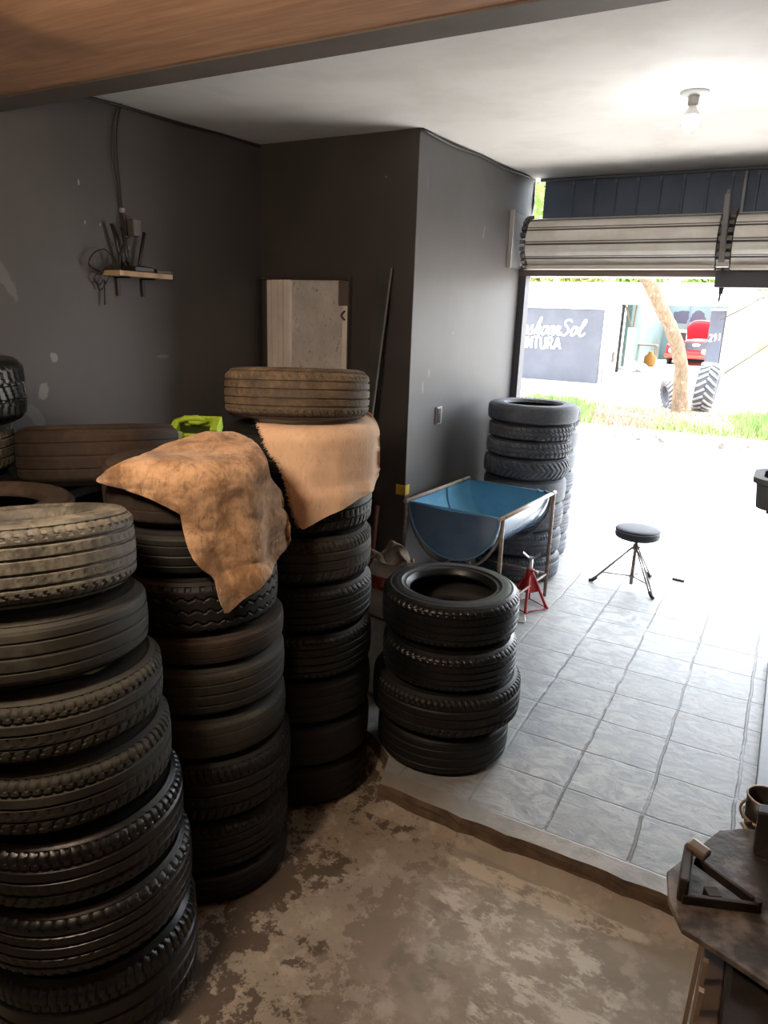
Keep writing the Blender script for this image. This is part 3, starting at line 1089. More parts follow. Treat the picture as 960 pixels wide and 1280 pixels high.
# ------------------------------------------------------------------ drummer's stool
M_SEAT = simple('black_vinyl', rgb(38, 43, 50), 0.62, bump=0.08, bscale=80)
M_CHROME = simple('worn_chrome', rgb(150, 142, 136), 0.35, metal=0.85, col2=rgb(110, 96, 88), scale=20)
M_BLKRUB = simple('black_rubber_foot', rgb(40, 40, 42), 0.7)
ft = [at(738, 727, 'Z', 0), at(815, 749, 'Z', 0), at(812, 722, 'Z', 0)]
pc = at(788, 733, 'Z', 0)
st = thing('round_stool', 'round black padded stool on a chrome tripod by the doorway', 'stool', pc)
zs_ = 0.385
b = MB().lathe([(0.02, zs_ - 0.012), (0.135, zs_ - 0.012), (0.150, zs_ - 0.004), (0.155, zs_ + 0.012), (0.153, zs_ + 0.040), (0.156, zs_ + 0.048), (0.150, zs_ + 0.058), (0.120, zs_ + 0.066), (0.06, zs_ + 0.070), (0.001, zs_ + 0.071)], pc, 48)
b.build('seat', M_SEAT, st)
b = MB()
b.tube([pc + Vector((0.154 * math.cos(t), 0.154 * math.sin(t), zs_ + 0.045)) for t in np.linspace(0, 2 * PI, 48, endpoint=False)], 0.0035, 6, closed=True)
b.build('piping', simple('piping_grey', rgb(112, 116, 120), 0.5), st)
MB().tube([pc + Vector((0, 0, 0.02)), pc + Vector((0, 0, zs_ - 0.01))], 0.0125, 14).build('post', M_CHROME, st)
b = MB()
b.tube([pc + Vector((0, 0, 0.285)), pc + Vector((0, 0, 0.325))], 0.021, 14)
b.tube([pc + Vector((0, 0, 0.07)), pc + Vector((0, 0, 0.095))], 0.018, 14)
b.tube([pc + Vector((0, 0, 0.31)), pc + Vector((0.035, -0.02, 0.31))], 0.006, 8)
b.build('collar', M_CHROME, st)
for f in ft:
    d = (f - pc)
    d.z = 0
    dn = d.normalized()
    sd = Vector((-dn.y, dn.x, 0)) * 0.010
    lg = MB()
    for s in (-1, 1):
        lg.tube([pc + dn * 0.02 + sd * s + Vector((0, 0, 0.30)), pc + d * 0.92 + sd * s + Vector((0, 0, 0.03))], 0.0052, 8)
    lg = lg.build('leg', M_CHROME, st)
    MB().tube([pc + d * 0.86 + Vector((0, 0, 0.042)), pc + d * 0.97 + Vector((0, 0, 0.014)), pc + d * 1.05 + Vector((0, 0, 0.011))], [0.014, 0.0135, 0.011], 10).build('rubber_foot', M_BLKRUB, lg)
    MB().tube([pc + dn * 0.015 + Vector((0, 0, 0.082)), pc + d * 0.72 + Vector((0, 0, 0.085))], 0.0042, 8).build('brace', M_CHROME, st)

bp = at(848, 726, 'Z', 0)
tag(MB().box(bp + Vector((0, 0, 0.008)), (0.085, 0.022, 0.016), Euler((0, 0, -0.12))).build('metal_bar', simple('dark_bar', rgb(58, 54, 56), 0.5), bevel=0.003), 'short dark bar lying on the floor right of the stool', 'bar')

# ------------------------------------------------------------------ back wall: framed panel, leaning strip, stick, sack, tape
M_DKFRAME = simple('dark_bronze_frame', rgb(60, 50, 44), 0.5)
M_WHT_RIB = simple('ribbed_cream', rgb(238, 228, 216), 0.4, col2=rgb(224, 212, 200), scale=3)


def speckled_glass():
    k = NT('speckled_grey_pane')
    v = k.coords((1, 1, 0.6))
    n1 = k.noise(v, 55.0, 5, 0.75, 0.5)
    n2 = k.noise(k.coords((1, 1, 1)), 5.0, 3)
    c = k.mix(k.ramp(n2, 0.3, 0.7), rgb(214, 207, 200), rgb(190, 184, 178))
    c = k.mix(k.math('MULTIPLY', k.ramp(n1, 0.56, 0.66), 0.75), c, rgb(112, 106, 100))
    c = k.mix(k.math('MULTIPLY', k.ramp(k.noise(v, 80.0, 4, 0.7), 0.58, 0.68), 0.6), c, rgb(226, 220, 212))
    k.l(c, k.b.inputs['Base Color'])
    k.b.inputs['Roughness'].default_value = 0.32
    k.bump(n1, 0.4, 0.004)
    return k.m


py = YB - 0.03
pa = at(332, 351, 'Y', py)
pb_ = at(437, 349, 'Y', py)
x0, x1, z1 = max(pa.x, XL + 0.02), pb_.x, (pa.z + pb_.z) / 2
z0 = 1.22
W = x1 - x0
pan = thing('framed_panel', 'framed panel with cream ribbed strip and speckled grey pane on dark back wall', 'panel', ((x0 + x1) / 2, py, z0))
b = MB()
b.box2((x0 - 0.012, py - 0.012, z1), (x1 + 0.004, YB, z1 + 0.022))
b.box2((x0 - 0.012, py - 0.012, z0 - 0.02), (x1 + 0.004, YB, z0))
b.box2((x0 - 0.012, py - 0.012, z0), (x0 + 0.006, YB, z1))
b.box2((x1 - 0.005, py - 0.012, z0), (x1 + 0.004, YB, z1))
b.build('frame', M_DKFRAME, pan, bevel=0.002)
prof = [(x0 + 0.006, 0.010), (x0 + 0.040, 0.010), (x0 + 0.046, 0.0), (x0 + 0.058, 0.0), (x0 + 0.064, 0.020), (x0 + 0.098, 0.020), (x0 + 0.104, 0.008), (x0 + 0.112, 0.008),
        (x0 + 0.118, 0.020), (x0 + 0.142, 0.020), (x0 + 0.148, 0.006), (x0 + 0.154, 0.006), (x0 + 0.160, 0.022), (x0 + 0.205, 0.022), (x0 + 0.210, 0.0)]
poly = [(x, py + 0.024 - d * 1.9) for x, d in prof] + [(x0 + 0.210, YB - 0.002), (x0 + 0.006, YB - 0.002)]
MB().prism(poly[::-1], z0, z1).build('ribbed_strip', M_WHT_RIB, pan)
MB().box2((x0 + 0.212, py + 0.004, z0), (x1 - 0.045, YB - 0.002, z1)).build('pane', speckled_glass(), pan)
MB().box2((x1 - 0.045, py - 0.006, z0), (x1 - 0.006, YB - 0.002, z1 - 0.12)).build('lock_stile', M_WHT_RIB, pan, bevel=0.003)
MB().box2((x1 - 0.075, py - 0.010, z1 - 0.15), (x1 - 0.004, YB - 0.002, z1 - 0.002)).build('corner_plate', simple('mauve_grey_plate', rgb(98, 88, 84), 0.5), pan, bevel=0.004)
b = MB().tube([Vector((x1 - 0.02, py - 0.014, z1 - 0.18 - 0.055 * t)) + Vector((-0.018 * math.sin(PI * t), -0.012 * math.sin(PI * t), 0)) for t in np.linspace(0, 1, 10)], 0.006, 8)
b.build('catch', M_DKFRAME, pan)
b = MB().tube([(x0 - 0.045, py - 0.02, z1 + 0.004), (x0 + 0.01, py - 0.02, z1 + 0.008)], 0.008, 8)
b.build('hinge_pin', M_DKFRAME, pan)

# tall dark strip leaning on the back wall, right of the panel
la, lb = at(478, 338, 'Y', YB - 0.03), at(490, 335, 'Y', YB - 0.03)
lc = at(463, 540, 'Y', YB - 0.16)
dirv = Vector((lc.x - lb.x, lc.y - lb.y, lc.z - lb.z)).normalized()
tlen = (lb.z - 0.012) / -dirv.z
foot = lb + dirv * tlen
wv = (la - lb)
wv.z = 0
wv = wv.normalized() * 0.085
M_STRIP = simple('dark_steel_strip', rgb(66, 66, 62), 0.35, col2=rgb(54, 54, 50), scale=5)
lean = thing('leaning_strip', 'long dark metal strip with light right edge leaning on the back wall', 'metal strip', foot)
th_ = Vector((0.0, 0.006, 0))
p4 = [lb, lb + wv, foot + wv, foot]
MB().hexa(p4 + [q + th_ for q in p4]).build('sheet', M_STRIP, lean)
MB().beam(lb + Vector((0, -0.003, 0)), foot + Vector((0, -0.003, 0)), 0.008, 0.010).build('bright_edge', simple('edge_pale', rgb(128, 130, 122), 0.35, metal=0.3), lean)

sa, sb = at(472, 632, 'Y', YB - 0.03), at(464, 705, 'Y', YB - 0.08)
dv = (sb - sa)
sft = sa + dv * ((sa.z - 0.005) / -dv.z)
tag(MB().tube([sa, sft], 0.016, 10).build('wooden_stick', simple('red_brown_wood', rgb(104, 52, 44), 0.55, col2=rgb(84, 44, 36), scale=8)), 'thin red-brown stick leaning on the back wall right of tall tire stack', 'stick')

# narrow printed sack standing behind, between the tall stack and the short one
sx, sy = -1.0, 0.57
sack = thing('sack', 'crumpled pale sack with red band between tall stack and short stack', 'sack', (sx, sy, 0))


def sack_pt(u, v):
    # u around 0..1, v up 0..1
    a = 2 * PI * u
    w = 0.125 * (1 - 0.12 * v) + 0.010 * math.sin(7 * v * PI + 5 * math.cos(a)) * (0.3 + v)
    d = 0.060 * (1 - 0.45 * v ** 3)
    e = 2.6
    cx_ = math.copysign(abs(math.cos(a)) ** (2 / e), math.cos(a))
    sy_ = math.copysign(abs(math.sin(a)) ** (2 / e), math.sin(a))
    return Vector((sx + w * cx_ + 0.006 * math.sin(v * 23 + 3 * a), sy + d * sy_ + 0.006 * math.sin(v * 31 + 2 * a), 0.002 + 0.70 * v))


def sack_part(v0, v1, name, mt, off=0.0, nrow=24):
    g_ = []
    for v in np.linspace(v0, v1, nrow):
        row = []
        for j in range(41):
            p = sack_pt(j / 40, v)
            c = Vector((sx, sy, p.z))
            row.append(p + (p - c).normalized() * off)
        g_.append(row)
    return MB().grid(g_).build(name, mt, sack)


M_SACK = simple('sack_pale', rgb(236, 232, 224), 0.75, col2=rgb(212, 206, 196), scale=14, bump=0.4, bscale=30)
sack_part(0, 1.0, 'bag', M_SACK, nrow=60)
sack_part(0.80, 0.90, 'red_band', simple('sack_red', rgb(196, 84, 60), 0.7, col2=rgb(220, 150, 124), scale=30, lo=0.55, hi=0.62), 0.0025)
sack_part(0.585, 0.605, 'brown_seam', simple('sack_brown', rgb(112, 84, 66), 0.7), 0.0025, 4)
b = MB()
g_ = []
for v in np.linspace(0, 1, 12):
    g_.append([Vector((sx - 0.115 + 0.20 * u + 0.02 * math.sin(v * 9), sy - 0.02 + 0.09 * v + 0.02 * math.sin(u * 11), 0.700 + 0.035 * math.sin(u * 7 + v * 5) * (0.3 + v) + 0.05 * v)) for u in np.linspace(0, 1, 20)])
b.grid(g_)
fl_ = b.build('crumpled_top', simple('kraft_paper', rgb(150, 136, 120), 0.8, col2=rgb(112, 98, 86), scale=16), sack)
fl_.modifiers.new('thickness', 'SOLIDIFY').thickness = 0.004

# yellow tape wrapped round the corner
tpz = at(508, 613, 'Y', YB).z
b = MB()
b.box2((XS - 0.062, YB - 0.012, tpz - 0.032), (XS + 0.006, YB - 0.0045, tpz + 0.032))
b.box2((XS + 0.0005, YB - 0.012, tpz - 0.032), (XS + 0.006, YB + 0.045, tpz + 0.032))
tag(b.build('yellow_tape', simple('tape_yellow', rgb(206, 172, 62), 0.5, col2=rgb(188, 152, 50), scale=20), bevel=0.002), 'strip of yellow tape wrapped around the dark wall corner above the trough', 'tape')

# socket on the side wall
po = at(547, 519, 'X', XS)
sk = thing('wall_outlet', 'dark double outlet with pale edge on the grey side wall', 'outlet', po)
MB().box(po + Vector((0.008, 0, 0)), (0.016, 0.075, 0.115)).build('cover_plate', simple('outlet_grey', rgb(150, 146, 142), 0.4), sk, bevel=0.004)
MB().box(po + Vector((0.016, -0.012, 0)), (0.006, 0.046, 0.098)).build('face', simple('outlet_black', rgb(38, 36, 36), 0.4), sk, bevel=0.003)
b = MB()
for dz in (-0.022, 0.022):
    for dy in (-0.019, -0.005):
        b.tube([po + Vector((0.018, dy, dz)), po + Vector((0.0205, dy, dz))], 0.003, 8)
b.build('socket_holes', simple('outlet_brass', rgb(120, 112, 104), 0.4), sk)

# ------------------------------------------------------------------ shelf with router on the left wall
sh0 = at(128, 339, 'X', XL)
SHD = at(150, 342, 'Y', sh0.y).x - XL
sh1 = at(216, 345, 'X', XL + SHD)
zsh = (at(150, 342, 'Y', sh0.y).z + sh1.z) / 2
print('shelf', sh0, SHD, sh1)
M_PINE = simple('pine_edge', rgb(188, 164, 130), 0.6, col2=rgb(164, 132, 100), scale=9)
shelf = thing('wall_shelf', 'small raw wood shelf on the left wall under a router', 'shelf', (XL, (sh0.y + sh1.y) / 2, zsh))
MB().box2((XL, sh0.y, zsh - 0.014), (XL + SHD, sh1.y, zsh + 0.012)).build('board', M_PINE, shelf, bevel=0.002)
b = MB()
for y in (sh0.y + 0.09, sh1.y - 0.10):
    b.box2((XL, y - 0.01, zsh - 0.11), (XL + 0.012, y + 0.01, zsh - 0.014))
    b.box2((XL, y - 0.01, zsh - 0.022), (XL + 0.11, y + 0.01, zsh - 0.0145))
b.build('bracket', simple('bracket_dark', rgb(40, 36, 34), 0.5), shelf)
M_RTR = simple('router_black', rgb(30, 28, 27), 0.35)
ry0, ry1 = sh0.y + 0.10, sh1.y - 0.125
rt = thing('router', 'black router with three upright antennas on the small wooden wall shelf', 'router', (XL + 0.07, (ry0 + ry1) / 2, zsh + 0.0125))
MB().box2((XL + 0.02, ry0, zsh + 0.0125), (XL + 0.125, ry1, zsh + 0.040)).build('body', M_RTR, rt, bevel=0.006)
for (yy_, dy, h) in ((ry0 + 0.010, -0.06, 0.20), (ry0 + 0.045, -0.03, 0.19), (ry1 - 0.02, 0.05, 0.18)):
    q = Vector((XL + 0.03, yy_, zsh + 0.038))
    MB().tube([q, q + Vector((0, dy * 0.15, 0.03)), q + Vector((0.0, dy, h))], [0.007, 0.0095, 0.008], 8).build('antenna', M_RTR, rt)
b = MB()
b.box2((XL + 0.10, sh1.y - 0.115, zsh + 0.013), (XL + 0.135, sh1.y - 0.108, zsh + 0.035))
b.box2((XL + 0.02, sh1.y - 0.115, zsh + 0.0128), (XL + 0.13, sh1.y - 0.01, zsh + 0.028))
tag(b.build('modem_box', simple('modem_grey', rgb(66, 60, 56), 0.4), bevel=0.003), 'small flat grey box on the right end of the wall shelf', 'modem')
ad = at(166, 283, 'X', XL + 0.03)
adp = thing('power_adapter', 'grey power adapter plugged into the left wall above the router', 'adapter', (XL, ad.y, ad.z))
MB().box2((XL, ad.y - 0.035, ad.z - 0.03), (XL + 0.02, ad.y + 0.035, ad.z + 0.05)).build('socket_plate', simple('socket_plate', rgb(74, 68, 64), 0.5), adp, bevel=0.003)
MB().box2((XL + 0.02, ad.y - 0.028, ad.z - 0.05), (XL + 0.065, ad.y + 0.028, ad.z + 0.035)).build('plug_body', simple('adapter_grey', rgb(84, 80, 76), 0.45), adp, bevel=0.006)


def cable(label, pts, r=0.004, name='wall_cable'):
    pts = [Vector(p) for p in pts]
    out = []
    P = [pts[0]] + pts + [pts[-1]]
    for i in range(1, len(P) - 2):
        for t in np.linspace(0, 1, 8, endpoint=False):
            a, b_, c, d = P[i - 1], P[i], P[i + 1], P[i + 2]
            out.append(0.5 * ((2 * b_) + (c - a) * t + (2 * a - 5 * b_ + 4 * c - d) * t * t + (3 * b_ - a - 3 * c + d) * t ** 3))
    out.append(pts[-1])
    return tag(MB().tube(out, r, 6).build(name, MATS['cable_black']), label, 'cable')


def wl(x, y, off=0.012):
    return at(x, y, 'X', XL + off)


cable('straight black cable dropping from the beam corner to above the shelf', [wl(152, 128), wl(146, 160), wl(147, 200), wl(151, 240), wl(153, 264)])
cable('bowed thin cable hanging left of the straight one from the beam corner', [wl(150, 130), wl(141, 152), wl(139, 190), wl(146, 225), wl(152, 262)], 0.003)
cable('black cable from the clip down to the router antennas', [wl(153, 264), wl(157, 282, 0.02), wl(156, 300, 0.03), wl(150, 318, 0.04), wl(150, 334, 0.05)], 0.006)
cable('cable from the adapter curling down behind the router', [wl(163, 296, 0.04), wl(158, 300, 0.03), wl(160, 316, 0.03), wl(156, 330, 0.04)], 0.004)
cable('looped cable bulging out left of the shelf end', [wl(150, 332, 0.05), wl(132, 312, 0.03), wl(116, 318, 0.03), wl(112, 332, 0.03), wl(128, 340, 0.02)], 0.004)
cable('tangled cable hanging below the left end of the shelf', [wl(134, 334, 0.03), wl(118, 346, 0.02), wl(124, 356, 0.02), wl(130, 350, 0.03), wl(131, 365, 0.02), wl(131, 381, 0.02)], 0.004)
cable('short cable loop under the left end of the shelf', [wl(140, 330, 0.03), wl(136, 348, 0.03), wl(126, 362, 0.02), wl(122, 352, 0.02)], 0.003)
pcl = wl(153, 263)
tag(MB().box2((XL, pcl.y - 0.012, pcl.z - 0.012), (XL + 0.022, pcl.y + 0.012, pcl.z + 0.012)).build('cable_clip', simple('clip_white', rgb(150, 144, 138), 0.4), bevel=0.005), 'small white cable clip on the left wall above the router', 'clip')
pw = wl(158, 304, 0.02)
tag(MB().tube([pw + Vector((0, -0.012, 0.03)), pw, pw + Vector((0.004, 0.012, -0.03))], 0.0035, 6).build('wire_end', MATS['clip_white']), 'short white wire end dangling above the router', 'wire')

# ------------------------------------------------------------------ neon green tool case on top of the tyres behind
M_NEON = simple('neon_green', rgb(196, 226, 70), 0.45)
M_NEON_D = simple('dark_olive', rgb(62, 72, 36), 0.5)
gc = Vector((-1.985, 0.33, JTOP + 0.012))
gd = Vector((0.875, 0.485, 0)).normalized()
gn = Vector((-gd.y, gd.x, 0))
GS = 0.78
MG = Matrix(((gd.x * GS, gn.x * GS, 0, gc.x), (gd.y * GS, gn.y * GS, 0, gc.y), (0, 0, GS, gc.z), (0, 0, 0, 1))) @ Matrix.Translation((0, -0.07, 0)) @ Matrix.Rotation(math.radians(24), 4, 'X') @ Matrix.Translation((0, 0.07, 0))


def gx(b, x0, x1, y0, y1, z0, z1):
    return b.hexa([MG @ Vector(q) for q in ((x0, y0, z0), (x1, y0, z0), (x1, y1, z0), (x0, y1, z0), (x0, y0, z1), (x1, y0, z1), (x1, y1, z1), (x0, y1, z1))])


prop = MB()
for q in (-0.10, 0.09):
    prop.box(gc + gd * q * GS + gn * 0.052 + Vector((0, 0, 0.006)), (0.05, 0.03, 0.034), Euler((0, 0, 0.5)))
case = thing('tool_case', 'neon green tool tray with dark center on the tires behind the brown blanket', 'tool case', gc)
prop.build('prop_foot', M_NEON_D, case)
gx(MB(), -0.13, 0.10, -0.055, 0.055, 0.0, 0.02).build('base', M_NEON_D, case)
b = MB()
gx(b, -0.15, 0.13, -0.078, -0.055, 0.0, 0.035)
gx(b, -0.10, 0.11, 0.055, 0.075, 0.0, 0.085)
gx(b, 0.095, 0.145, -0.078, 0.075, 0.0, 0.085)
gx(b, -0.16, -0.115, -0.085, 0.02, 0.0, 0.075)
b.build('rim', M_NEON, case, bevel=0.005)
b = MB()
b.tube([MG @ Vector(q) for q in ((-0.15, 0.03, 0.06), (-0.08, 0.03, 0.085), (0.0, 0.03, 0.095), (0.05, 0.03, 0.075), (0.0, 0.03, 0.06), (-0.06, 0.03, 0.065))], 0.014, 8)
b.build('handle', M_NEON, case)
b = MB()
b.lathe([(0.010, -0.012), (0.024, -0.012), (0.026, 0.0), (0.024, 0.012), (0.010, 0.012)], MG @ Vector((-0.10, -0.09, 0.033)), 20, Matrix.Rotation(PI / 2, 3, gd))
b.build('wheel', simple('wheel_pale', rgb(150, 168, 110), 0.5), case)

# ------------------------------------------------------------------ ceiling lamp
pl = at(868, 117, 'Z', 2.845)
pl.z = zc(pl.y)
lamp = thing('ceiling_bulb', 'lit white LED bulb in round white holder on the ceiling', 'light bulb', pl)
M_PLAST = simple('white_plastic', rgb(206, 206, 204), 0.45)
MB().lathe([(0.001, 0.0), (0.062, 0.0), (0.060, -0.008), (0.050, -0.016), (0.026, -0.019), (0.001, -0.019)], pl, 40).build('ceiling_rose', M_PLAST, lamp)
MB().lathe([(0.024, -0.018), (0.023, -0.052), (0.019, -0.056), (0.001, -0.056)], pl, 28).build('lamp_holder', simple('holder_grey', rgb(176, 174, 170), 0.5), lamp)
MB().lathe([(0.014, -0.055), (0.018, -0.066), (0.030, -0.086), (0.035, -0.098)], pl, 32).build('bulb_base', M_PLAST, lamp)
MB().lathe([(0.035, -0.098), (0.0385, -0.110), (0.038, -0.128), (0.031, -0.146), (0.018, -0.156), (0.001, -0.159)], pl, 32).build('bulb_globe', emissive('bulb_glow', (0.95, 0.98, 1.0, 1), 30.0), lamp)

# ------------------------------------------------------------------ shop front: roller shutters, lintels, posts, sheet above
M_SLAT = simple('shutter_white', rgb(232, 228, 220), 0.5, col2=rgb(218, 212, 204), scale=4)
M_SLAT_D = simple('shutter_joint', rgb(96, 88, 82), 0.6)
M_STL_GREY = simple('grey_steel', rgb(110, 106, 104), 0.5, col2=rgb(92, 88, 86), scale=6)
M_STL_DARK = simple('dark_blue_grey_steel', rgb(64, 66, 74), 0.5)
M_LINTEL = simple('brown_grey_steel', rgb(104, 94, 90), 0.5)
CY, CZ, CR = 3.42, 2.425, 0.172


def shutter(xa, xb, label, right_open):
    t = thing('roller_shutter', label, 'roller shutter', ((xa + xb) / 2, CY, CZ), 'rolled up shutters above the door bays')
    n = 10
    roll, joint = MB(), MB()
    for k in range(n):
        a0, a1 = 2 * PI * (k + 0.06) / n + 0.13, 2 * PI * (k + 0.94) / n + 0.13
        prof = []
        for q in np.linspace(0, 1, 5):
            a = a0 + (a1 - a0) * q
            rr = CR + 0.006 * math.sin(PI * q)
            prof.append((CY + rr * math.cos(a), CZ + rr * math.sin(a)))
        roll.grid([[(x, y, z) for (y, z) in prof] for x in (xa, xb)], False)
        # the curled lower lip of each slat
        am = a0 + (a1 - a0) * 0.04
        joint.tube([(xa, CY + (CR - 0.002) * math.cos(am - 0.05), CZ + (CR - 0.002) * math.sin(am - 0.05)), (xb, CY + (CR - 0.002) * math.cos(am - 0.05), CZ + (CR - 0.002) * math.sin(am - 0.05))], 0.006, 6)
        ae = 2 * PI * (k + 0.83) / n + 0.13
        joint.tube([(xa, CY + (CR + 0.001) * math.cos(ae), CZ + (CR + 0.001) * math.sin(ae)), (xb, CY + (CR + 0.001) * math.cos(ae), CZ + (CR + 0.001) * math.sin(ae))], 0.0035, 6)
    o = roll.build('slats', M_SLAT, t)
    o.modifiers.new('thickness', 'SOLIDIFY').thickness = 0.003
    joint.build('slat_joints', M_SLAT_D, t)
    MB().tube([(xa - 0.03, CY, CZ), (xb + 0.02, CY, CZ)], 0.05, 16).build('axle', M_STL_GREY, t)
    MB().box2((xa, CY - 0.10, CZ - CR - 0.024), (xb, CY - 0.03, CZ - CR + 0.006)).build('bottom_bar', simple('shutter_bar', rgb(222, 214, 204), 0.45), t, bevel=0.003)
    for x in (xa - 0.035, xb + 0.012):
        rag = MB()
        for k in range(14):
            a = PI / 2 + PI * 1.1 * k / 13
            rag.box((x + 0.014, CY + (CR + 0.004) * math.cos(a), CZ + (CR + 0.004) * math.sin(a)), (0.03, 0.05, 0.03), Euler((a, 0, 0)))
        rag.build('end_clips', M_STL_GREY, t)
    return t


shutter(-1.385, -0.045, 'white rolled-up shutter over the left door bay beside the grey wall', True)
shutter(0.055, 1.50, 'white rolled-up shutter over the right door bay, cut by picture edge', False)
pl1 = thing('shutter_bracket', 'square grey end plate holding the shutter at the grey side wall', 'bracket', (XS, CY, CZ))
MB().box2((XS, CY - 0.30, CZ - 0.19), (XS + 0.012, CY + 0.14, CZ + 0.20)).build('plate', M_STL_GREY, pl1)
MB().box2((XS, CY - 0.31, CZ - 0.20), (XS + 0.030, CY - 0.296, CZ + 0.21)).build('flange', simple('flange_light', rgb(168, 164, 160), 0.45), pl1)
# centre guide between the two shutters
gp = thing('shutter_guide', 'grey steel guide post between the two rolled-up shutters', 'post', (0.0, CY - 0.18, CZ))
gt, gb_ = at(910, 243, 'Y', CY - 0.235), at(901, 331, 'Y', CY - 0.235)
MB().beam(gb_, gt, 0.035, 0.05, (0, 1, 0)).build('channel', M_STL_GREY, gp, bevel=0.004)
MB().box((gb_.x + 0.01, gb_.y, gb_.z), (0.075, 0.06, 0.03)).build('end_block', simple('flange_light2', rgb(176, 170, 164), 0.45), gp, bevel=0.004)
MB().box((gt.x, gt.y + 0.03, gt.z + 0.0), (0.02, 0.05, 0.06)).build('hanger', M_STL_GREY, gp)

# lintels and frame
struct(MB().box2((XS, YF - 0.04, 2.185), (-0.04, YF + 0.22, 2.262)).build('trim_3', M_LINTEL))
lr0, lr1 = at(894, 370, 'Y', YF - 0.05), at(894, 335, 'Y', YF - 0.05)
struct(MB().box2((-0.035, YF - 0.06, 2.115), (1.60, YF + 0.22, 2.262)).build('trim_4', M_STL_DARK))
struct(MB().box2((XS, YF - 0.04, 0.0), (XS + 0.055, YF + 0.07, 2.185)).build('trim_5', M_STL_DARK))
struct(MB().box2((1.55, YF - 0.04, 0.0), (1.62, YF + 0.07, 2.12)).build('trim_6', M_STL_DARK))
# hanging end of a drop bolt under the right lintel
dq = at(903, 352, 'Y', YF)
MBq = MB().tube([Vector((dq.x, YF, 2.114)), Vector((dq.x - 0.005, YF, 2.02))], 0.008, 8)
MBq.tube([Vector((dq.x, YF, 2.114)), Vector((dq.x, YF, 2.07))], 0.016, 8)
tag(MBq.build('drop_bolt', M_STL_DARK), 'short dark bolt hanging under the right door lintel at its left end', 'bolt')

M_SHEET = simple('blue_grey_sheet', rgb(80, 94, 116), 0.5, col2=rgb(72, 86, 106), scale=3)
M_RIBL = simple('sheet_rib', rgb(104, 110, 118), 0.5)
YS = YF + 0.18
sh = thing('corrugated_sheet', 'dark blue-grey ribbed metal sheet above the rolled shutters', 'metal sheet', (0.8, YS, 2.45))
xsheet = at(681, 240, 'Y', YS).x
MB().box2((xsheet, YS, 2.263), (XR, YS + 0.012, zc(YS) - 0.001)).build('sheet', M_SHEET, sh)
xr_ = at(717, 240, 'Y', YS).x
k = 0
while xr_ < XR - 0.05:
    MB().box2((xr_ - 0.009, YS - 0.014, 2.264), (xr_ + 0.009, YS, zc(YS) - 0.03)).build('rib', M_SHEET, sh, bevel=0.003)
    MB().box2((xr_ - 0.010, YS - 0.018, zc(YS) - 0.055), (xr_ + 0.010, YS - 0.001, zc(YS) - 0.016)).build('hook_bolt', M_RIBL, sh)
    xr_ += 0.161
tag(MB().tube([(xsheet - 0.03, YS - 0.03, zc(YS) - 0.014), (0.6, YS - 0.03, zc(YS) - 0.014), (XR, YS - 0.03, zc(YS) - 0.014)], 0.012, 8).build('ceiling_rail', M_RIBL), 'thin pale rail along the ceiling edge above the blue-grey sheet', 'rail')
cq = [at(934, 213, 'Y', YS - 0.03), at(927, 262, 'Y', YS - 0.03)]
cq[0].z = zc(YS) - 0.03
tag(MB().tube([cq[0], cq[1], cq[1] + (cq[1] - cq[0]) * ((cq[1].z - 2.264) / (cq[0].z - cq[1].z))], 0.011, 8).build('conduit_pipe', simple('pipe_white', rgb(176, 178, 182), 0.4)), 'pale vertical pipe in front of the blue-grey sheet at right', 'pipe')
gw = [at(668, 228, 'Y', YS - 0.04), at(667, 255, 'Y', YS - 0.04), at(663, 274, 'Y', YS - 0.04)]
gw.append(Vector((gw[-1].x, gw[-1].y, 2.264)))
tag(MB().tube(gw, 0.008, 6).build('conduit_pipe', M_RIBL), 'short pale wire pipe in the wall corner left of the blue-grey sheet', 'pipe')

# ------------------------------------------------------------------ tyre changer at the right edge
M_PLATE = simple('scuffed_steel_plate', rgb(58, 50, 45), 0.5, metal=0.2, col2=rgb(118, 108, 98), scale=9, bump=0.2, bscale=40, lo=0.42, hi=0.62)
M_GREASY = simple('greasy_black', rgb(30, 27, 26), 0.42, col2=rgb(52, 44, 40), scale=10)
M_JAW = simple('jaw_brown_black', rgb(58, 48, 43), 0.4, metal=0.4, col2=rgb(40, 34, 31), scale=12)
ZP = 0.60


def pp(x, y, z=ZP):
    return at(x, y, 'Z', z)


outl = [pp(834, 1089), pp(900, 1037), pp(934, 1035), pp(1010, 1050), pp(1060, 1160), pp(1010, 1262), pp(962, 1232), pp(900, 1190), pp(853, 1161), pp(841, 1136), pp(836, 1124)]
tcx = sum(p.x for p in outl) / len(outl)
tcy = sum(p.y for p in outl) / len(outl)
tc_ = thing('tire_changer', 'dark tire changing machine with scuffed steel turntable at the right edge', 'tire changer', (tcx, tcy, ZLOW))
b = MB()
poly = [(p.x, p.y) for p in outl][::-1]
area = sum(poly[i][0] * poly[(i + 1) % len(poly)][1] - poly[(i + 1) % len(poly)][0] * poly[i][1] for i in range(len(poly)))
if area < 0:
    poly = poly[::-1]
MB().prism(poly, ZP - 0.014, ZP).build('turntable', M_PLATE, tc_, bevel=0.002)
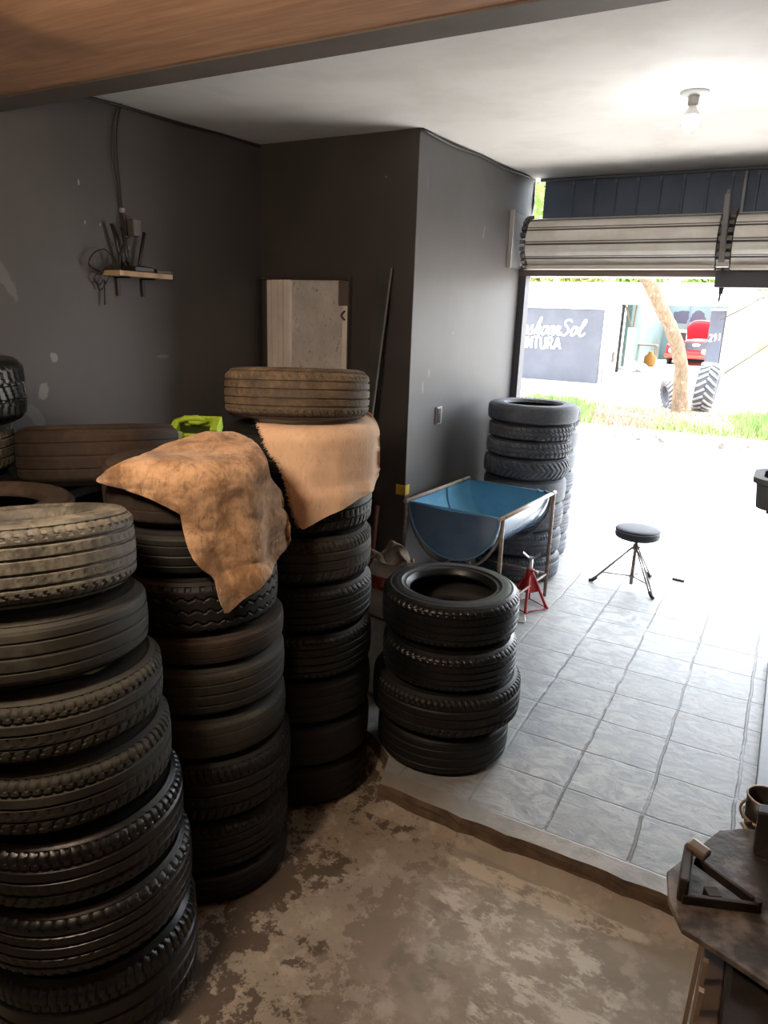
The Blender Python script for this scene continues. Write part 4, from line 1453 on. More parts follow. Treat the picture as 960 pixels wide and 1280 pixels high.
# clamp jaw: upright hook, block and the two bars of its slide
b = MB()
J0, J1, J2, J3 = pp(851, 1128), pp(862, 1082), pp(944, 1136), pp(846, 1125)
b.beam(J0 + Vector((0, 0, 0.012)), pp(946, 1140) + Vector((0, 0, 0.012)), 0.012, 0.022)
b.beam(J1 + Vector((0.01, -0.01, 0.03)), pp(940, 1134) + Vector((0, 0, 0.015)), 0.012, 0.022)
b.box(pp(889, 1125) + Vector((0, 0, 0.012)), (0.03, 0.03, 0.024), Euler((0, 0, 0.5)))
b.build('clamp_slide', M_JAW, tc_, bevel=0.002)
b = MB()
jb = (J0 + J1) / 2
b.beam(J0 + Vector((0, 0, 0.03)), J1 + Vector((-0.008, 0, 0.03)), 0.022, 0.06)
b.build('clamp_jaw', M_JAW, tc_, bevel=0.005)
b = MB()
b.beam(J1 + Vector((-0.012, 0.0, 0.062)), J1 + Vector((0.035, -0.018, 0.055)), 0.036, 0.020)
b.build('jaw_hook', simple('jaw_worn_steel', rgb(128, 112, 100), 0.35, metal=0.5), tc_, bevel=0.006)
MB().tube([pp(946, 1138) + Vector((0, 0, 0.0)), pp(946, 1138) + Vector((0, 0, 0.028))], 0.008, 10).build('slide_bolt', M_JAW, tc_)
# body under the table
bx0 = pp(893, 1200, 0.45).x + 0.02
b = MB()
b.box2((bx0, -1.30, ZLOW), (bx0 + 0.62, -0.62, ZP - 0.05))
b.box2((bx0 + 0.15, -1.1, ZP - 0.06), (bx0 + 0.45, -0.75, ZP - 0.013))
b.build('cabinet', M_GREASY, tc_, bevel=0.012)
M_SIDEP = simple('brown_steel_panel', rgb(96, 80, 68), 0.45, metal=0.2, col2=rgb(78, 64, 54), scale=8)
M_TRIMB = simple('worn_bright_trim', rgb(150, 132, 114), 0.4, metal=0.3)
b = MB()
b.box2((bx0 - 0.045, -1.18, ZLOW + 0.10), (bx0, -0.72, ZP - 0.09))
b.build('side_panel', M_SIDEP, tc_, bevel=0.004)
for q in ((-0.060, -0.76), (-0.050, -0.90), (-0.050, -0.98)):
    MB().beam((bx0 + q[0], q[1], ZLOW + 0.08), (bx0 + q[0] + 0.01, q[1] - 0.01, ZP - 0.03), 0.010, 0.012).build('panel_rib', M_TRIMB, tc_)
MB().box2((bx0 - 0.080, -1.2, ZLOW), (bx0, -0.70, ZLOW + 0.13)).build('foot_plate', simple('dull_red_paint', rgb(140, 44, 34), 0.5, col2=rgb(110, 36, 30), scale=9), tc_, bevel=0.006)
# column behind the table with a swing arm that carries the tray
colx, coly = 1.02, 0.05
b = MB()
b.box2((colx - 0.06, coly - 0.07, ZLOW), (colx + 0.06, coly + 0.07, 1.52))
b.box2((bx0 + 0.2, -0.63, ZLOW), (colx + 0.06, coly + 0.07, ZLOW + 0.13))
b.build('column', M_GREASY, tc_, bevel=0.008)
M_TRAY = simple('blue_grey_plastic', rgb(82, 92, 104), 0.45, col2=rgb(70, 78, 90), scale=6)
tz = 1.345
b = MB()
tx0 = at(937, 628, 'Y', coly).x + 0.005
tx1, ty0, ty1 = colx - 0.061, coly - 0.10, coly + 0.10


def rr(x0, x1, y0, y1, r, n=6):
    out = []
    for (cx, cy, a0) in ((x1 - r, y1 - r, 0), (x0 + r, y1 - r, PI / 2), (x0 + r, y0 + r, PI), (x1 - r, y0 + r, 1.5 * PI)):
        for k in range(n + 1):
            a = a0 + PI / 2 * k / n
            out.append((cx + r * math.cos(a), cy + r * math.sin(a)))
    return out


o1 = rr(tx0 + 0.012, tx1, ty0 + 0.01, ty1 - 0.01, 0.05)
o2 = rr(tx0 + 0.004, tx1, ty0, ty1, 0.055)
i1 = rr(tx0 + 0.022, tx1 - 0.012, ty0 + 0.018, ty1 - 0.018, 0.045)
rings = [(o1, tz), (o2, tz + 0.072), (rr(tx0 - 0.006, tx1 + 0.003, ty0 - 0.010, ty1 + 0.010, 0.06), tz + 0.076), (rr(tx0 - 0.006, tx1 + 0.003, ty0 - 0.010, ty1 + 0.010, 0.06), tz + 0.092), (i1, tz + 0.092), (i1, tz + 0.02)]
vs, fs = [], []
m_ = len(o1)
for ring, z in rings:
    vs += [(x, y, z) for x, y in ring]
for r_ in range(len(rings) - 1):
    for j in range(m_):
        fs.append((r_ * m_ + j, r_ * m_ + (j + 1) % m_, (r_ + 1) * m_ + (j + 1) % m_, (r_ + 1) * m_ + j))
fs.append(tuple(reversed(range(m_))))
fs.append(tuple((len(rings) - 1) * m_ + j for j in range(m_)))
MB().add(vs, fs).build('tool_tray', M_TRAY, tc_, bevel=0.002)
b = MB()
for k in range(4):
    b.tube([(tx0 + 0.05 + 0.06 * k, ty0 + 0.05, tz + 0.001), (tx0 + 0.05 + 0.06 * k, ty0 + 0.05, tz - 0.014)], 0.008, 8)
b.tube([(tx0 + 0.08, coly, tz + 0.02), (tx0 + 0.16, coly + 0.02, tz + 0.115), (tx0 + 0.24, coly + 0.02, tz + 0.12)], 0.016, 10)
b.build('tray_bolts', M_STL_DARK, tc_)
# black pot with a wire handle in a ring at the back of the table
bp_ = pp(956, 1004, 0.62)
px_, pyy = bp_.x + 0.005, bp_.y + 0.005
pot = thing('lube_pot', 'black round pot with thin metal rim behind the turntable at right edge', 'pot', (px_, pyy, 0.50))
MB().lathe([(0.001, 0.50), (0.040, 0.50), (0.047, 0.56), (0.050, 0.635), (0.046, 0.635), (0.043, 0.56), (0.036, 0.51), (0.001, 0.51)], (px_, pyy, 0), 32).build('body', M_GREASY, pot)
MB().tube([(px_ + 0.049 * math.cos(t), pyy + 0.049 * math.sin(t), 0.636) for t in np.linspace(0, 2 * PI, 32, endpoint=False)], 0.003, 6, closed=True).build('rim', M_TRIMB, pot)
MB().tube([(px_ - 0.048 - 0.012 * math.sin(PI * t), pyy - 0.02, 0.625 - 0.06 * t) for t in np.linspace(0, 1, 10)], 0.0035, 6).build('handle', M_TRIMB, pot)
b = MB()
b.tube([(px_ + 0.054 * math.cos(t), pyy + 0.054 * math.sin(t), 0.575) for t in np.linspace(0, 2 * PI, 32, endpoint=False)], 0.0045, 6, closed=True)
hq = pp(934, 1036)
b.tube([(px_ - 0.03, pyy - 0.048, 0.575), (hq.x - 0.012, hq.y + 0.03, 0.59), (hq.x, hq.y + 0.004, 0.594)], 0.0055, 8)
b.build('pot_ring', M_TRIMB, tc_)
# dark lever standing on the table in the top right corner of it
lv = pp(951, 1068)
b = MB()
b.hexa([lv + Vector((-0.018, -0.01, 0)), lv + Vector((0.10, -0.03, 0)), lv + Vector((0.10, 0.05, 0)), lv + Vector((-0.018, 0.06, 0)),
        lv + Vector((-0.022, 0.02, 0.10)), lv + Vector((0.10, 0.02, 0.12)), lv + Vector((0.10, 0.06, 0.12)), lv + Vector((-0.022, 0.06, 0.10))])
b.build('bead_shoe', M_JAW, tc_, bevel=0.004)

# black steel floor frame along the right, beyond the changer
fx = 0.70
fl = thing('floor_frame', 'long low black steel frame on the slabs at the right edge', 'steel frame', (fx + 0.15, 1.35, 0))
MB().box2((fx - 0.018, 0.35, 0), (fx + 0.05, 2.05, 0.055)).build('side_rail', M_GREASY, fl, bevel=0.004)
MB().box2((fx + 0.28, 0.35, 0), (fx + 0.34, 2.05, 0.055)).build('side_rail', M_GREASY, fl, bevel=0.004)
for y in (0.35, 0.72, 1.15, 1.6, 2.0):
    MB().box2((fx + 0.05, y, 0.0), (fx + 0.28, y + 0.06 + (0.16 if y == 0.72 else 0), 0.045)).build('cross_bar', M_GREASY, fl, bevel=0.003)

# ------------------------------------------------------------------ the street outside
M_APRON = simple('pale_concrete', rgb(206, 202, 196), 0.85, col2=rgb(186, 182, 174), scale=2)
M_ROAD = simple('bleached_asphalt', rgb(196, 192, 186), 0.9, col2=rgb(178, 174, 168), scale=1.5)
M_CURB = simple('curb_concrete', rgb(176, 170, 160), 0.85, col2=rgb(84, 78, 72), scale=5, lo=0.56, hi=0.64)
M_DIRT = simple('dry_soil', rgb(150, 126, 106), 0.95, col2=rgb(132, 110, 88), scale=2)


def ground(name, ys, mat, x0=-40, x1=30):
    pts = [[(x, y, z) for x in (x0, x1)] for y, z in ys]
    b = MB()
    b.grid([[(x0, y, z), (x1, y, z)][::-1] for y, z in ys], False)
    return struct(b.build(name, mat))


ground('street_apron', [(YF + 0.14, -0.002), (4.6, -0.09)], M_APRON)
ground('street', [(4.6, -0.09), (10.9, -0.10)], M_ROAD)
ground('street_verge', [(10.72, 0.015), (12.0, 0.02), (16.0, 0.01)], M_DIRT)
ground('street_yard', [(16.0, 0.01), (20.0, 0.05), (25.0, 0.27), (60.0, 0.30)], M_APRON)
b = MB()
x = -14.0
while x < 8:
    b.box2((x, 10.56 + rnd.uniform(-.03, .03), -0.12), (x + 0.98, 10.74, 0.03 + rnd.uniform(-.02, .01)))
    x += 1.0
cb = b.build('street_curb', M_CURB, bevel=0.02)
struct(cb)

# grass and dry weeds on the verge
gv, gf = [], []
gcol = []
for k in range(18000):
    y = 11.2 + 3.4 * rnd.random() ** 1.1
    x = rnd.uniform(-8, 5)
    lush = math.sin(x * 1.3 + 0.6) + 0.6 * math.sin(x * 3.1 + y) + rnd.uniform(-0.7, 0.7)
    h = (0.10 if lush < 0.1 else 0.22) * rnd.uniform(0.5, 1.3)
    if y > 12.6 and lush < 0.5:
        h *= 0.45
    a = rnd.uniform(0, PI)
    w = rnd.uniform(0.008, 0.016)
    dx, dy = math.cos(a) * w, math.sin(a) * w
    lx, ly = rnd.uniform(-.08, .08), rnd.uniform(-.08, .08)
    o_ = len(gv)
    gv += [(x - dx, y - dy, 0.0), (x + dx, y + dy, 0.0), (x + dx * 0.6 + lx * .5, y + dy * 0.6 + ly * .5, 0.02 + h * 0.6), (x - dx * 0.6 + lx * .5, y - dy * 0.6 + ly * .5, 0.02 + h * 0.6), (x + lx, y + ly, 0.02 + h)]
    gf += [(o_, o_ + 1, o_ + 2, o_ + 3), (o_ + 3, o_ + 2, o_ + 4)]
    gcol += [0 if (lush > 0.15 or (y < 11.9 and lush > -0.7)) else 1] * 2
me = bpy.data.meshes.new('grass')
me.from_pydata(gv, [], gf)
k_ = simple('grass_green', rgb(98, 126, 62), 0.85, col2=rgb(116, 138, 80), scale=3)
me.materials.append(k_)
me.materials.append(simple('grass_dry', rgb(146, 124, 106), 0.9, col2=rgb(138, 120, 96), scale=3))
me.polygons.foreach_set('material_index', gcol)
o = bpy.data.objects.new('verge_grass', me)
COL.objects.link(o)
tag(o, 'strip of green and dry grass along the far curb of the street', 'grass', kind='stuff')


# lettering strokes -------------------------------------------------------
def smooth_path(P, n=6):
    P = [P[0]] + list(P) + [P[-1]]
    out = []
    for i in range(1, len(P) - 2):
        for t in np.linspace(0, 1, n, endpoint=False):
            c = []
            for d in range(2):
                a, b_, c_, e = P[i - 1][d], P[i][d], P[i + 1][d], P[i + 2][d]
                c.append(0.5 * (2 * b_ + (c_ - a) * t + (2 * a - 5 * b_ + 4 * c_ - e) * t * t + (3 * b_ - a - 3 * c_ + e) * t ** 3))
            out.append(tuple(c))
    out.append(P[-1])
    return out


STROKE = [0.006]


def ribbon(b, path, w, MW):
    """flat painted stroke of width w along a 2-D path, laid on the wall by MW (u, v, out) -> world"""
    STROKE[0] += 0.0012
    t = STROKE[0]
    L, Rr = [], []
    for i, p in enumerate(path):
        q0 = path[max(i - 1, 0)]
        q1 = path[min(i + 1, len(path) - 1)]
        dx, dy = q1[0] - q0[0], q1[1] - q0[1]
        m = math.hypot(dx, dy) or 1
        nx, ny = -dy / m * w / 2, dx / m * w / 2
        L.append((p[0] + nx, p[1] + ny))
        Rr.append((p[0] - nx, p[1] - ny))
    vs = [MW(q[0], q[1], t + 0.0005 * i) for i, q in enumerate(L)] + [MW(q[0], q[1], t + 0.0005 * i) for i, q in enumerate(Rr)] + [MW(u, v, 0) for u, v in L] + [MW(u, v, 0) for u, v in Rr]
    n = len(path)
    fs = []
    for i in range(n - 1):
        fs += [(i, n + i, n + i + 1, i + 1), (i, 2 * n + i, 2 * n + i + 1, i + 1), (n + i, n + i + 1, 3 * n + i + 1, 3 * n + i)]
    fs += [(0, n, 3 * n, 2 * n), (n - 1, 3 * n - 1, 4 * n - 1, 2 * n - 1)]
    b.add(vs, fs)


# grey painted wall of the workshop across the street
YW = 20.0
M_GREYWALL = simple('grey_wall_paint', rgb(68, 70, 77), 0.9, col2=rgb(74, 76, 83), scale=1.5)
M_WHITEWALL = simple('white_wall_paint', rgb(222, 218, 212), 0.85, col2=rgb(206, 200, 194), scale=1.0)
M_SIGN = simple('sign_white', rgb(244, 244, 242), 0.8)
wbr, wtr = at(744, 478, 'Y', YW), at(757, 380, 'Y', YW)
wtl = at(640, 384, 'Y', YW)
xw1 = (wbr.x + wtr.x) / 2
gw_ = thing('painted_wall', 'grey wall with white hand-painted lettering across the street', 'wall', (xw1 - 4, YW, 0))
MB().box2((xw1 - 9, YW, -0.1), (xw1, YW + 0.2, wtl.z)).build('wall_panel', M_GREYWALL, gw_, bevel=0.03)
MB().box2((xw1 - 9, YW - 0.02, wtl.z), (xw1 + 0.02, YW + 0.22, wtl.z + 0.14)).build('coping', M_WHITEWALL, gw_)
s0, s1 = at(653, 417, 'Y', YW), at(732, 417, 'Y', YW)
s2 = at(700, 404, 'Y', YW)
i0, i1 = at(654, 434, 'Y', YW), at(702, 434, 'Y', YW)
i2 = at(700, 420, 'Y', YW)


def MWall(u, v, t):
    return Vector((u, YW - t - 0.001, v))


LET = {   # script letters in a box one x-height tall
    'r': [[(0, 0.05), (0.18, 0.75), (0.22, 1.05), (0.30, 0.85), (0.5, 0.92), (0.42, 0.5), (0.42, 0.1), (0.62, 0.05)]],
    's': [[(0, 0.05), (0.35, 0.95), (0.40, 1.05), (0.45, 0.6), (0.55, 0.3), (0.42, 0.0), (0.15, 0.05)], [(0.42, 0.02), (0.75, 0.25)]],
    'h': [[(0, 0.1), (0.45, 1.3), (0.55, 1.85), (0.42, 1.75), (0.25, 0.8), (0.15, 0.0)], [(0.2, 0.5), (0.45, 0.95), (0.6, 0.85), (0.52, 0.2), (0.65, 0.02), (0.85, 0.3)]],
    'o': [[(0.55, 0.95), (0.25, 0.9), (0.12, 0.4), (0.3, 0.02), (0.6, 0.3), (0.62, 0.75), (0.5, 0.97), (0.85, 0.85)]],
    'a': [[(0.65, 0.85), (0.4, 0.98), (0.12, 0.5), (0.22, 0.05), (0.48, 0.3), (0.68, 0.95), (0.6, 0.3), (0.7, 0.03), (0.95, 0.3)]],
    'S': [[(0.95, 1.45), (0.75, 1.65), (0.35, 1.6), (0.25, 1.25), (0.6, 0.9), (0.8, 0.5), (0.55, 0.05), (0.15, 0.1), (0.05, 0.35)]],
    'l': [[(0, 0.2), (0.45, 1.1), (0.62, 1.65), (0.45, 1.75), (0.28, 1.0), (0.28, 0.2), (0.5, 0.0), (0.85, 0.35)]],
}
b = MB()
word = [('r', 0.62), ('s', 0.66), ('h', 0.80), ('o', 0.72), ('a', 0.82), ('r', 0.66), ('S', 1.0), ('o', 0.8), ('l', 0.85)]
tot = sum(w for _, w in word)
sx_ = (s1.x - s0.x) / tot
xh = (s2.z - s0.z) / 1.05
u = s0.x
for ch, w in word:
    big = 1.0 if ch != 'S' else 1.05
    for st_ in LET[ch]:
        ribbon(b, smooth_path([(u + (px + 0.18 * (py - 0.5)) * sx_, s0.z + py * xh * 0.78 * big) for px, py in st_]), 0.05, MWall)
    u += w * sx_
for k_i, ch in enumerate('INTURA'):
    pass
CAPS = {
    'I': [[(0.5, 0), (0.5, 1)]],
    'N': [[(0.1, 0), (0.1, 1)], [(0.1, 1), (0.9, 0)], [(0.9, 0), (0.9, 1)]],
    'T': [[(0.0, 1), (1.0, 1)], [(0.5, 0), (0.5, 1)]],
    'U': [[(0.08, 1), (0.08, 0.3), (0.3, 0), (0.7, 0), (0.92, 0.3), (0.92, 1)]],
    'R': [[(0.1, 0), (0.1, 1)], [(0.1, 1), (0.65, 1), (0.85, 0.8), (0.65, 0.5), (0.1, 0.48)], [(0.5, 0.5), (0.9, 0)]],
    'A': [[(0.0, 0), (0.5, 1)], [(0.5, 1), (1.0, 0)], [(0.2, 0.32), (0.8, 0.32)]],
}
hh = i2.z - i0.z
cw = {'I': 0.35, 'N': 1, 'T': 1, 'U': 1, 'R': 1, 'A': 1.1}
tot = sum(cw[c] + 0.22 for c in 'INTURA')
su = (i1.x - i0.x) / tot
u = i0.x
for ch in 'INTURA':
    for st_ in CAPS[ch]:
        ribbon(b, [(u + px * cw[ch] * su, i0.z + py * hh * 0.86) for px, py in st_], 0.055, MWall)
    u += (cw[ch] + 0.22) * su
b.build('lettering', M_SIGN, gw_)

# white gate leaf and white strip right of the grey wall
xg1 = at(772, 430, 'Y', YW + 0.4).x
wg = thing('white_gate', 'white sheet gate between the grey lettered wall and the open garage', 'gate', ((xw1 + xg1) / 2, YW + 0.4, 0))
MB().box2((xw1 + 0.02, YW + 0.4, 0.08), (xg1, YW + 0.46, 2.35)).build('gate_sheet', M_WHITEWALL, wg)
b = MB()
for q in (0.15, 0.5, 0.85):
    xx = xw1 + (xg1 - xw1) * q
    b.box2((xx - 0.02, YW + 0.37, 0.08), (xx + 0.02, YW + 0.4, 2.35))
b.box2((xw1 + 0.02, YW + 0.36, 1.75), (xg1, YW + 0.4, 1.80))
b.build('gate_bars', simple('gate_grey', rgb(128, 124, 120), 0.7), wg)
MB().box2((xg1 - 0.12, YW + 0.34, 0.7), (xg1 - 0.06, YW + 0.4, 1.0)).build('gate_lock', simple('gate_lock_grey', rgb(70, 64, 62), 0.6), wg)

# open garage building -----------------------------------------------------
YG = 25.5
M_TEAL = simple('teal_wall', rgb(100, 122, 120), 0.85, col2=rgb(88, 112, 110), scale=0.8)
gl_, gr_ = at(786, 440, 'Y', YG), at(896, 440, 'Y', YG)
ztop = at(840, 376, 'Y', YG).z
gar = thing('garage', 'open workshop garage with teal walls and white roof across the street', 'garage', ((gl_.x + gr_.x) / 2, YG + 2, 0.28))
xa, xb = gl_.x - 0.05, gr_.x + 0.35
YK = YG + 7.5
rl, rh = at(700, 379, 'Y', 20.3), at(700, 355, 'Y', 27.0)
MB().box2((xa - 0.5, YK, 0.2), (xb + 1.2, YK + 0.2, rh.z - 0.02)).build('back_wall', M_TEAL, gar)
MB().box2((xa - 0.2, YG, 0.2), (xa, YK, rh.z - 0.3)).build('side_wall', M_TEAL, gar)
MB().box2((xb + 1.0, YG, 0.2), (xb + 1.2, YK, rh.z - 0.3)).build('side_wall', M_TEAL, gar)
MB().box2((xa - 0.2, YG - 1, 0.2), (xb + 1.2, YK, 0.31)).build('floor_slab', M_APRON, gar)
rl, rh = at(700, 379, 'Y', 20.3), at(700, 355, 'Y', 27.0)
b = MB()
xr0, xr1 = xw1 - 10, xb + 0.6
for (dz) in (0.0,):
    b.hexa([(xr0, 20.3, rl.z - 0.03), (xr1, 20.3, rl.z + 0.02), (xr1, 27.0, rh.z + 0.04), (xr0, 27.0, rh.z)] + [(xr0, 20.3, rl.z + 0.02), (xr1, 20.3, rl.z + 0.07), (xr1, 27.0, rh.z + 0.09), (xr0, 27.0, rh.z + 0.05)])
x = xr0
while x < xr1:
    b.beam((x, 20.3, rl.z + 0.03), (x, 27.0, rh.z + 0.06), 0.10, 0.04)
    x += 0.5
b.build('roof', M_WHITEWALL, gar)
MB().box2((xa - 0.2, YG - 0.1, ztop), (xb + 1.2, YG + 0.1, ztop + 0.25)).build('door_beam', M_TEAL, gar)
b = MB()
b.box2((xa, YK - 0.03, 2.9), (xb + 1.0, YK, 3.0))
b.box2((xa + 1.0, YK - 0.03, 0.5), (xa + 1.05, YK, 2.9))
b.build('wall_batten', simple('teal_dark', rgb(84, 108, 116), 0.8), gar)
# two dark patches painted on the back wall
b = MB()
for (ca, cb_, ra_, rb_) in ((852, 396, 9.5, 8), (873, 398, 9.5, 8.5)):
    ring = []
    for k in range(28):
        t = 2 * PI * k / 28
        q = 1 + 0.13 * math.sin(3 * t + ca) + 0.06 * math.sin(7 * t)
        ring.append(at(ca + ra_ * q * math.copysign(abs(math.cos(t)) ** 0.7, math.cos(t)), cb_ + rb_ * q * math.copysign(abs(math.sin(t)) ** 0.75, math.sin(t)), 'Y', YK - 0.004))
    n = len(ring)
    b.add(ring + [p + Vector((0, 0.003, 0)) for p in ring], [tuple(range(n))] + [(i, n + i, n + (i + 1) % n, (i + 1) % n) for i in range(n)])
b.build('dark_patch', simple('dark_patch_grey', rgb(62, 68, 80), 0.85), gar)

# red car inside
M_CARRED = simple('car_red', rgb(206, 36, 50), 0.3, coat=0.6)
M_CARGLASS = simple('car_glass', rgb(60, 58, 66), 0.15)
M_TYREX = simple('car_tyre', rgb(48, 46, 48), 0.8)
YC = 29.0
c0, c1 = at(829, 456, 'Y', YC), at(886, 456, 'Y', YC)
cw_ = c1.x - c0.x
ccx = (c0.x + c1.x) / 2
zg = 0.31
car = thing('car', 'red car with raised hood parked inside the teal garage behind the tree trunk', 'car', (ccx, YC + 1.4, zg))


def carsec(prof, xs, name, mt, parent=car, bev=0.05):
    b = MB()
    rows = []
    for x, k in xs:
        rows.append([(x, YC + (y - 1.4) * k + 1.4, zg + z) for y, z in prof])
    n = len(prof)
    vs = [p for r in rows for p in r]
    fs = []
    for i in range(len(rows) - 1):
        for j in range(n):
            fs.append((i * n + j, i * n + (j + 1) % n, (i + 1) * n + (j + 1) % n, (i + 1) * n + j))
    fs.append(tuple(reversed(range(n))))
    fs.append(tuple((len(rows) - 1) * n + j for j in range(n)))
    b.add(vs, fs)
    return b.build(name, mt, parent, bevel=bev)


hwc = cw_ / 2
body_prof = [(0.0, 0.25), (-0.02, 0.55), (0.05, 0.78), (1.0, 0.92), (1.5, 1.36), (2.9, 1.38), (3.5, 0.95), (3.9, 0.85), (3.95, 0.3)]
carsec(body_prof, [(ccx - hwc, 0.97), (ccx - hwc + 0.08, 1), (ccx + hwc - 0.08, 1), (ccx + hwc, 0.97)], 'body', M_CARRED)
hd = MB()
hx0, hx1 = ccx - hwc * 0.25, ccx + hwc * 0.98
g_ = []
for v in np.linspace(0, 1, 8):
    g_.append([Vector((hx0 + (hx1 - hx0) * u_, YC + 1.0 - 0.35 * v, zg + 0.98 + 0.72 * v * (1 - 0.35 * (2 * u_ - 1) ** 4) + 0.05 * math.sin(PI * u_))) for u_ in np.linspace(0, 1, 14)])
hd.grid(g_)
hdo = hd.build('hood', M_CARRED, car)
hdo.modifiers.new('thickness', 'SOLIDIFY').thickness = 0.03
b = MB()
b.hexa([(ccx - hwc * 0.15, YC - 0.05, zg + 0.60), (ccx + hwc * 0.85, YC - 0.05, zg + 0.60), (ccx + hwc * 0.85, YC + 0.3, zg + 0.60), (ccx - hwc * 0.15, YC + 0.3, zg + 0.60),
        (ccx - hwc * 0.15, YC - 0.03, zg + 0.90), (ccx + hwc * 0.85, YC - 0.03, zg + 0.90), (ccx + hwc * 0.85, YC + 0.3, zg + 0.95), (ccx - hwc * 0.15, YC + 0.3, zg + 0.95)])
b.build('engine_bay', M_CARGLASS, car)
b = MB().box2((ccx - hwc * 0.85, YC + 1.02, zg + 0.95), (ccx - hwc * 0.3, YC + 1.06, zg + 1.25))
b.build('windshield', M_CARGLASS, car)
for q in (-0.72, 0.72):
    MB().lathe([(0.001, -0.03), (0.10, -0.03), (0.11, 0.02), (0.001, 0.02)], (ccx + q * hwc, YC - 0.03, zg + 0.55), 18, Matrix.Rotation(PI / 2, 3, 'X')).build('headlight', simple('headlight_white', rgb(232, 228, 222), 0.3), car)
MB().box2((ccx - hwc, YC - 0.12, zg + 0.28), (ccx + hwc, YC + 0.02, zg + 0.42)).build('bumper', simple('car_orange_red', rgb(214, 70, 56), 0.4), car, bevel=0.03)
b = MB()
b.lathe([(0.001, -0.04), (0.12, -0.03), (0.15, 0.05), (0.001, 0.08)], (ccx + hwc * 0.35, YC - 0.12, zg + 0.78), 16)
b.build('engine_cover', simple('cover_white', rgb(230, 230, 230), 0.5), car)
for q in (-1, 1):
    for yy_ in (0.75, 3.1):
        MB().lathe([(0.001, -0.09), (0.24, -0.09), (0.31, -0.07), (0.31, 0.07), (0.24, 0.09), (0.001, 0.09)], (ccx + q * (hwc - 0.10), YC + yy_, zg + 0.31), 24, Matrix.Rotation(PI / 2, 3, 'Y')).build('wheel', M_TYREX, car)

# things standing in the garage mouth
bz = 0.312
q = at(802, 455, 'Y', 27.5)
wbch = thing('workbench', 'small workbench with orange jug left of the red car in the garage', 'bench', (q.x, 27.5, bz))
MB().box2((q.x - 0.35, 27.3, bz + 0.72), (q.x + 0.5, 27.8, bz + 0.78)).build('bench_top', simple('bench_brown', rgb(120, 112, 100), 0.7), wbch)
for dx_ in (-0.3, 0.45):
    for dy_ in (27.35, 27.75):
        MB().box2((q.x + dx_ - 0.025, dy_ - 0.025, bz), (q.x + dx_ + 0.025, dy_ + 0.025, bz + 0.72)).build('leg', MATS['bench_brown'], wbch)
oj = at(812, 452, 'Y', 26.6)
tag(MB().lathe([(0.001, 0), (0.20, 0), (0.22, 0.1), (0.21, 0.36), (0.09, 0.46), (0.08, 0.54), (0.001, 0.54)], (oj.x, 26.6, bz), 20).build('canister', simple('amber', rgb(150, 104, 36), 0.5)), 'amber yellow canister on the garage floor left of the tree trunk', 'canister')
wbx = at(811, 415, 'Y', YK - 0.06)
cbx = thing('meter_box', 'white box on the teal garage wall with a conduit above', 'box', (wbx.x, YK, wbx.z))
MB().box2((wbx.x - 0.16, YK - 0.15, wbx.z - 0.2), (wbx.x + 0.16, YK, wbx.z + 0.2)).build('box', M_WHITEWALL, cbx, bevel=0.02)
MB().tube([(wbx.x + 0.02, YK - 0.05, wbx.z + 0.2), (wbx.x + 0.02, YK - 0.05, wbx.z + 1.1)], 0.03, 8).build('conduit', simple('conduit_dark', rgb(70, 84, 92), 0.6), cbx)
MB().tube([(wbx.x + 0.0, YK - 0.05, wbx.z - 0.2), (wbx.x + 0.02, YK - 0.05, wbx.z - 0.9)], 0.05, 8).build('cable_drop', MATS['conduit_dark'], cbx)
wb0 = at(786, 455, 'Y', 23.5)
brd = thing('white_board', 'tall white board leaning on crossed poles at left of the garage opening', 'board', (wb0.x, 23.5, 0.2))
MB().box2((wb0.x - 0.16, 23.46, 0.2), (wb0.x + 0.10, 23.5, 1.72)).build('sheet', M_WHITEWALL, brd)
b = MB()
b.tube([(wb0.x - 0.35, 23.55, 2.45), (wb0.x - 0.02, 23.55, 1.6), (wb0.x - 0.02, 23.55, 0.2)], 0.03, 8)
b.tube([(wb0.x + 0.02, 23.58, 2.5), (wb0.x - 0.02, 23.58, 1.6)], 0.03, 8)
b.build('poles', simple('pole_beige', rgb(128, 116, 102), 0.7), brd)
MB().box2((wb0.x - 0.5, 23.6, 0.2), (wb0.x - 0.38, 23.75, 2.5)).build('dark_post', simple('post_grey', rgb(60, 58, 56), 0.8), brd)
for k, (px, s_) in enumerate(((790, 0.24), (804, 0.18))):
    q = at(px, 457, 'Y', 24.2)
    bb = MB()
    bb.lathe([(0.001, 0), (s_ * 0.8, 0), (s_, s_ * 0.5), (s_ * 0.85, s_ * 1.1), (s_ * 0.4, s_ * 1.5), (0.001, s_ * 1.55)], (q.x, 24.2, 0.24), 14)
    tag(bb.build('white_bundle', M_WHITEWALL), ['larger white bundle on the ground right of the white board', 'smaller white bundle on the ground near the amber canister'][k], 'bundle')

# grey gate pillar with the house number, and the white boundary wall
YP = 22.0
pt0, pt1 = at(886, 388, 'Y', YP), at(906, 388, 'Y', YP)
pb0, pb1 = at(879, 482, 'Y', YP), at(894, 484, 'Y', YP)
M_PIL = simple('pillar_grey', rgb(80, 83, 94), 0.9, col2=rgb(74, 77, 88), scale=2)
pil = thing('gate_pillar', 'grey gate pillar with painted house number right of the red car', 'pillar', ((pb0.x + pb1.x) / 2, YP, 0.1))
xpl, xpr = (pt0.x + pb0.x) / 2, (pt1.x + pb1.x) / 2
MB().box2((xpl, YP, 0.0), (xpr, YP + 0.35, pt0.z)).build('shaft', M_PIL, pil, bevel=0.01)
MB().box2((xpl - 0.03, YP - 0.03, pt0.z), (xpr + 0.03, YP + 0.38, pt0.z + 0.05)).build('cap', simple('pillar_cap', rgb(190, 188, 186), 0.8), pil)
b = MB()
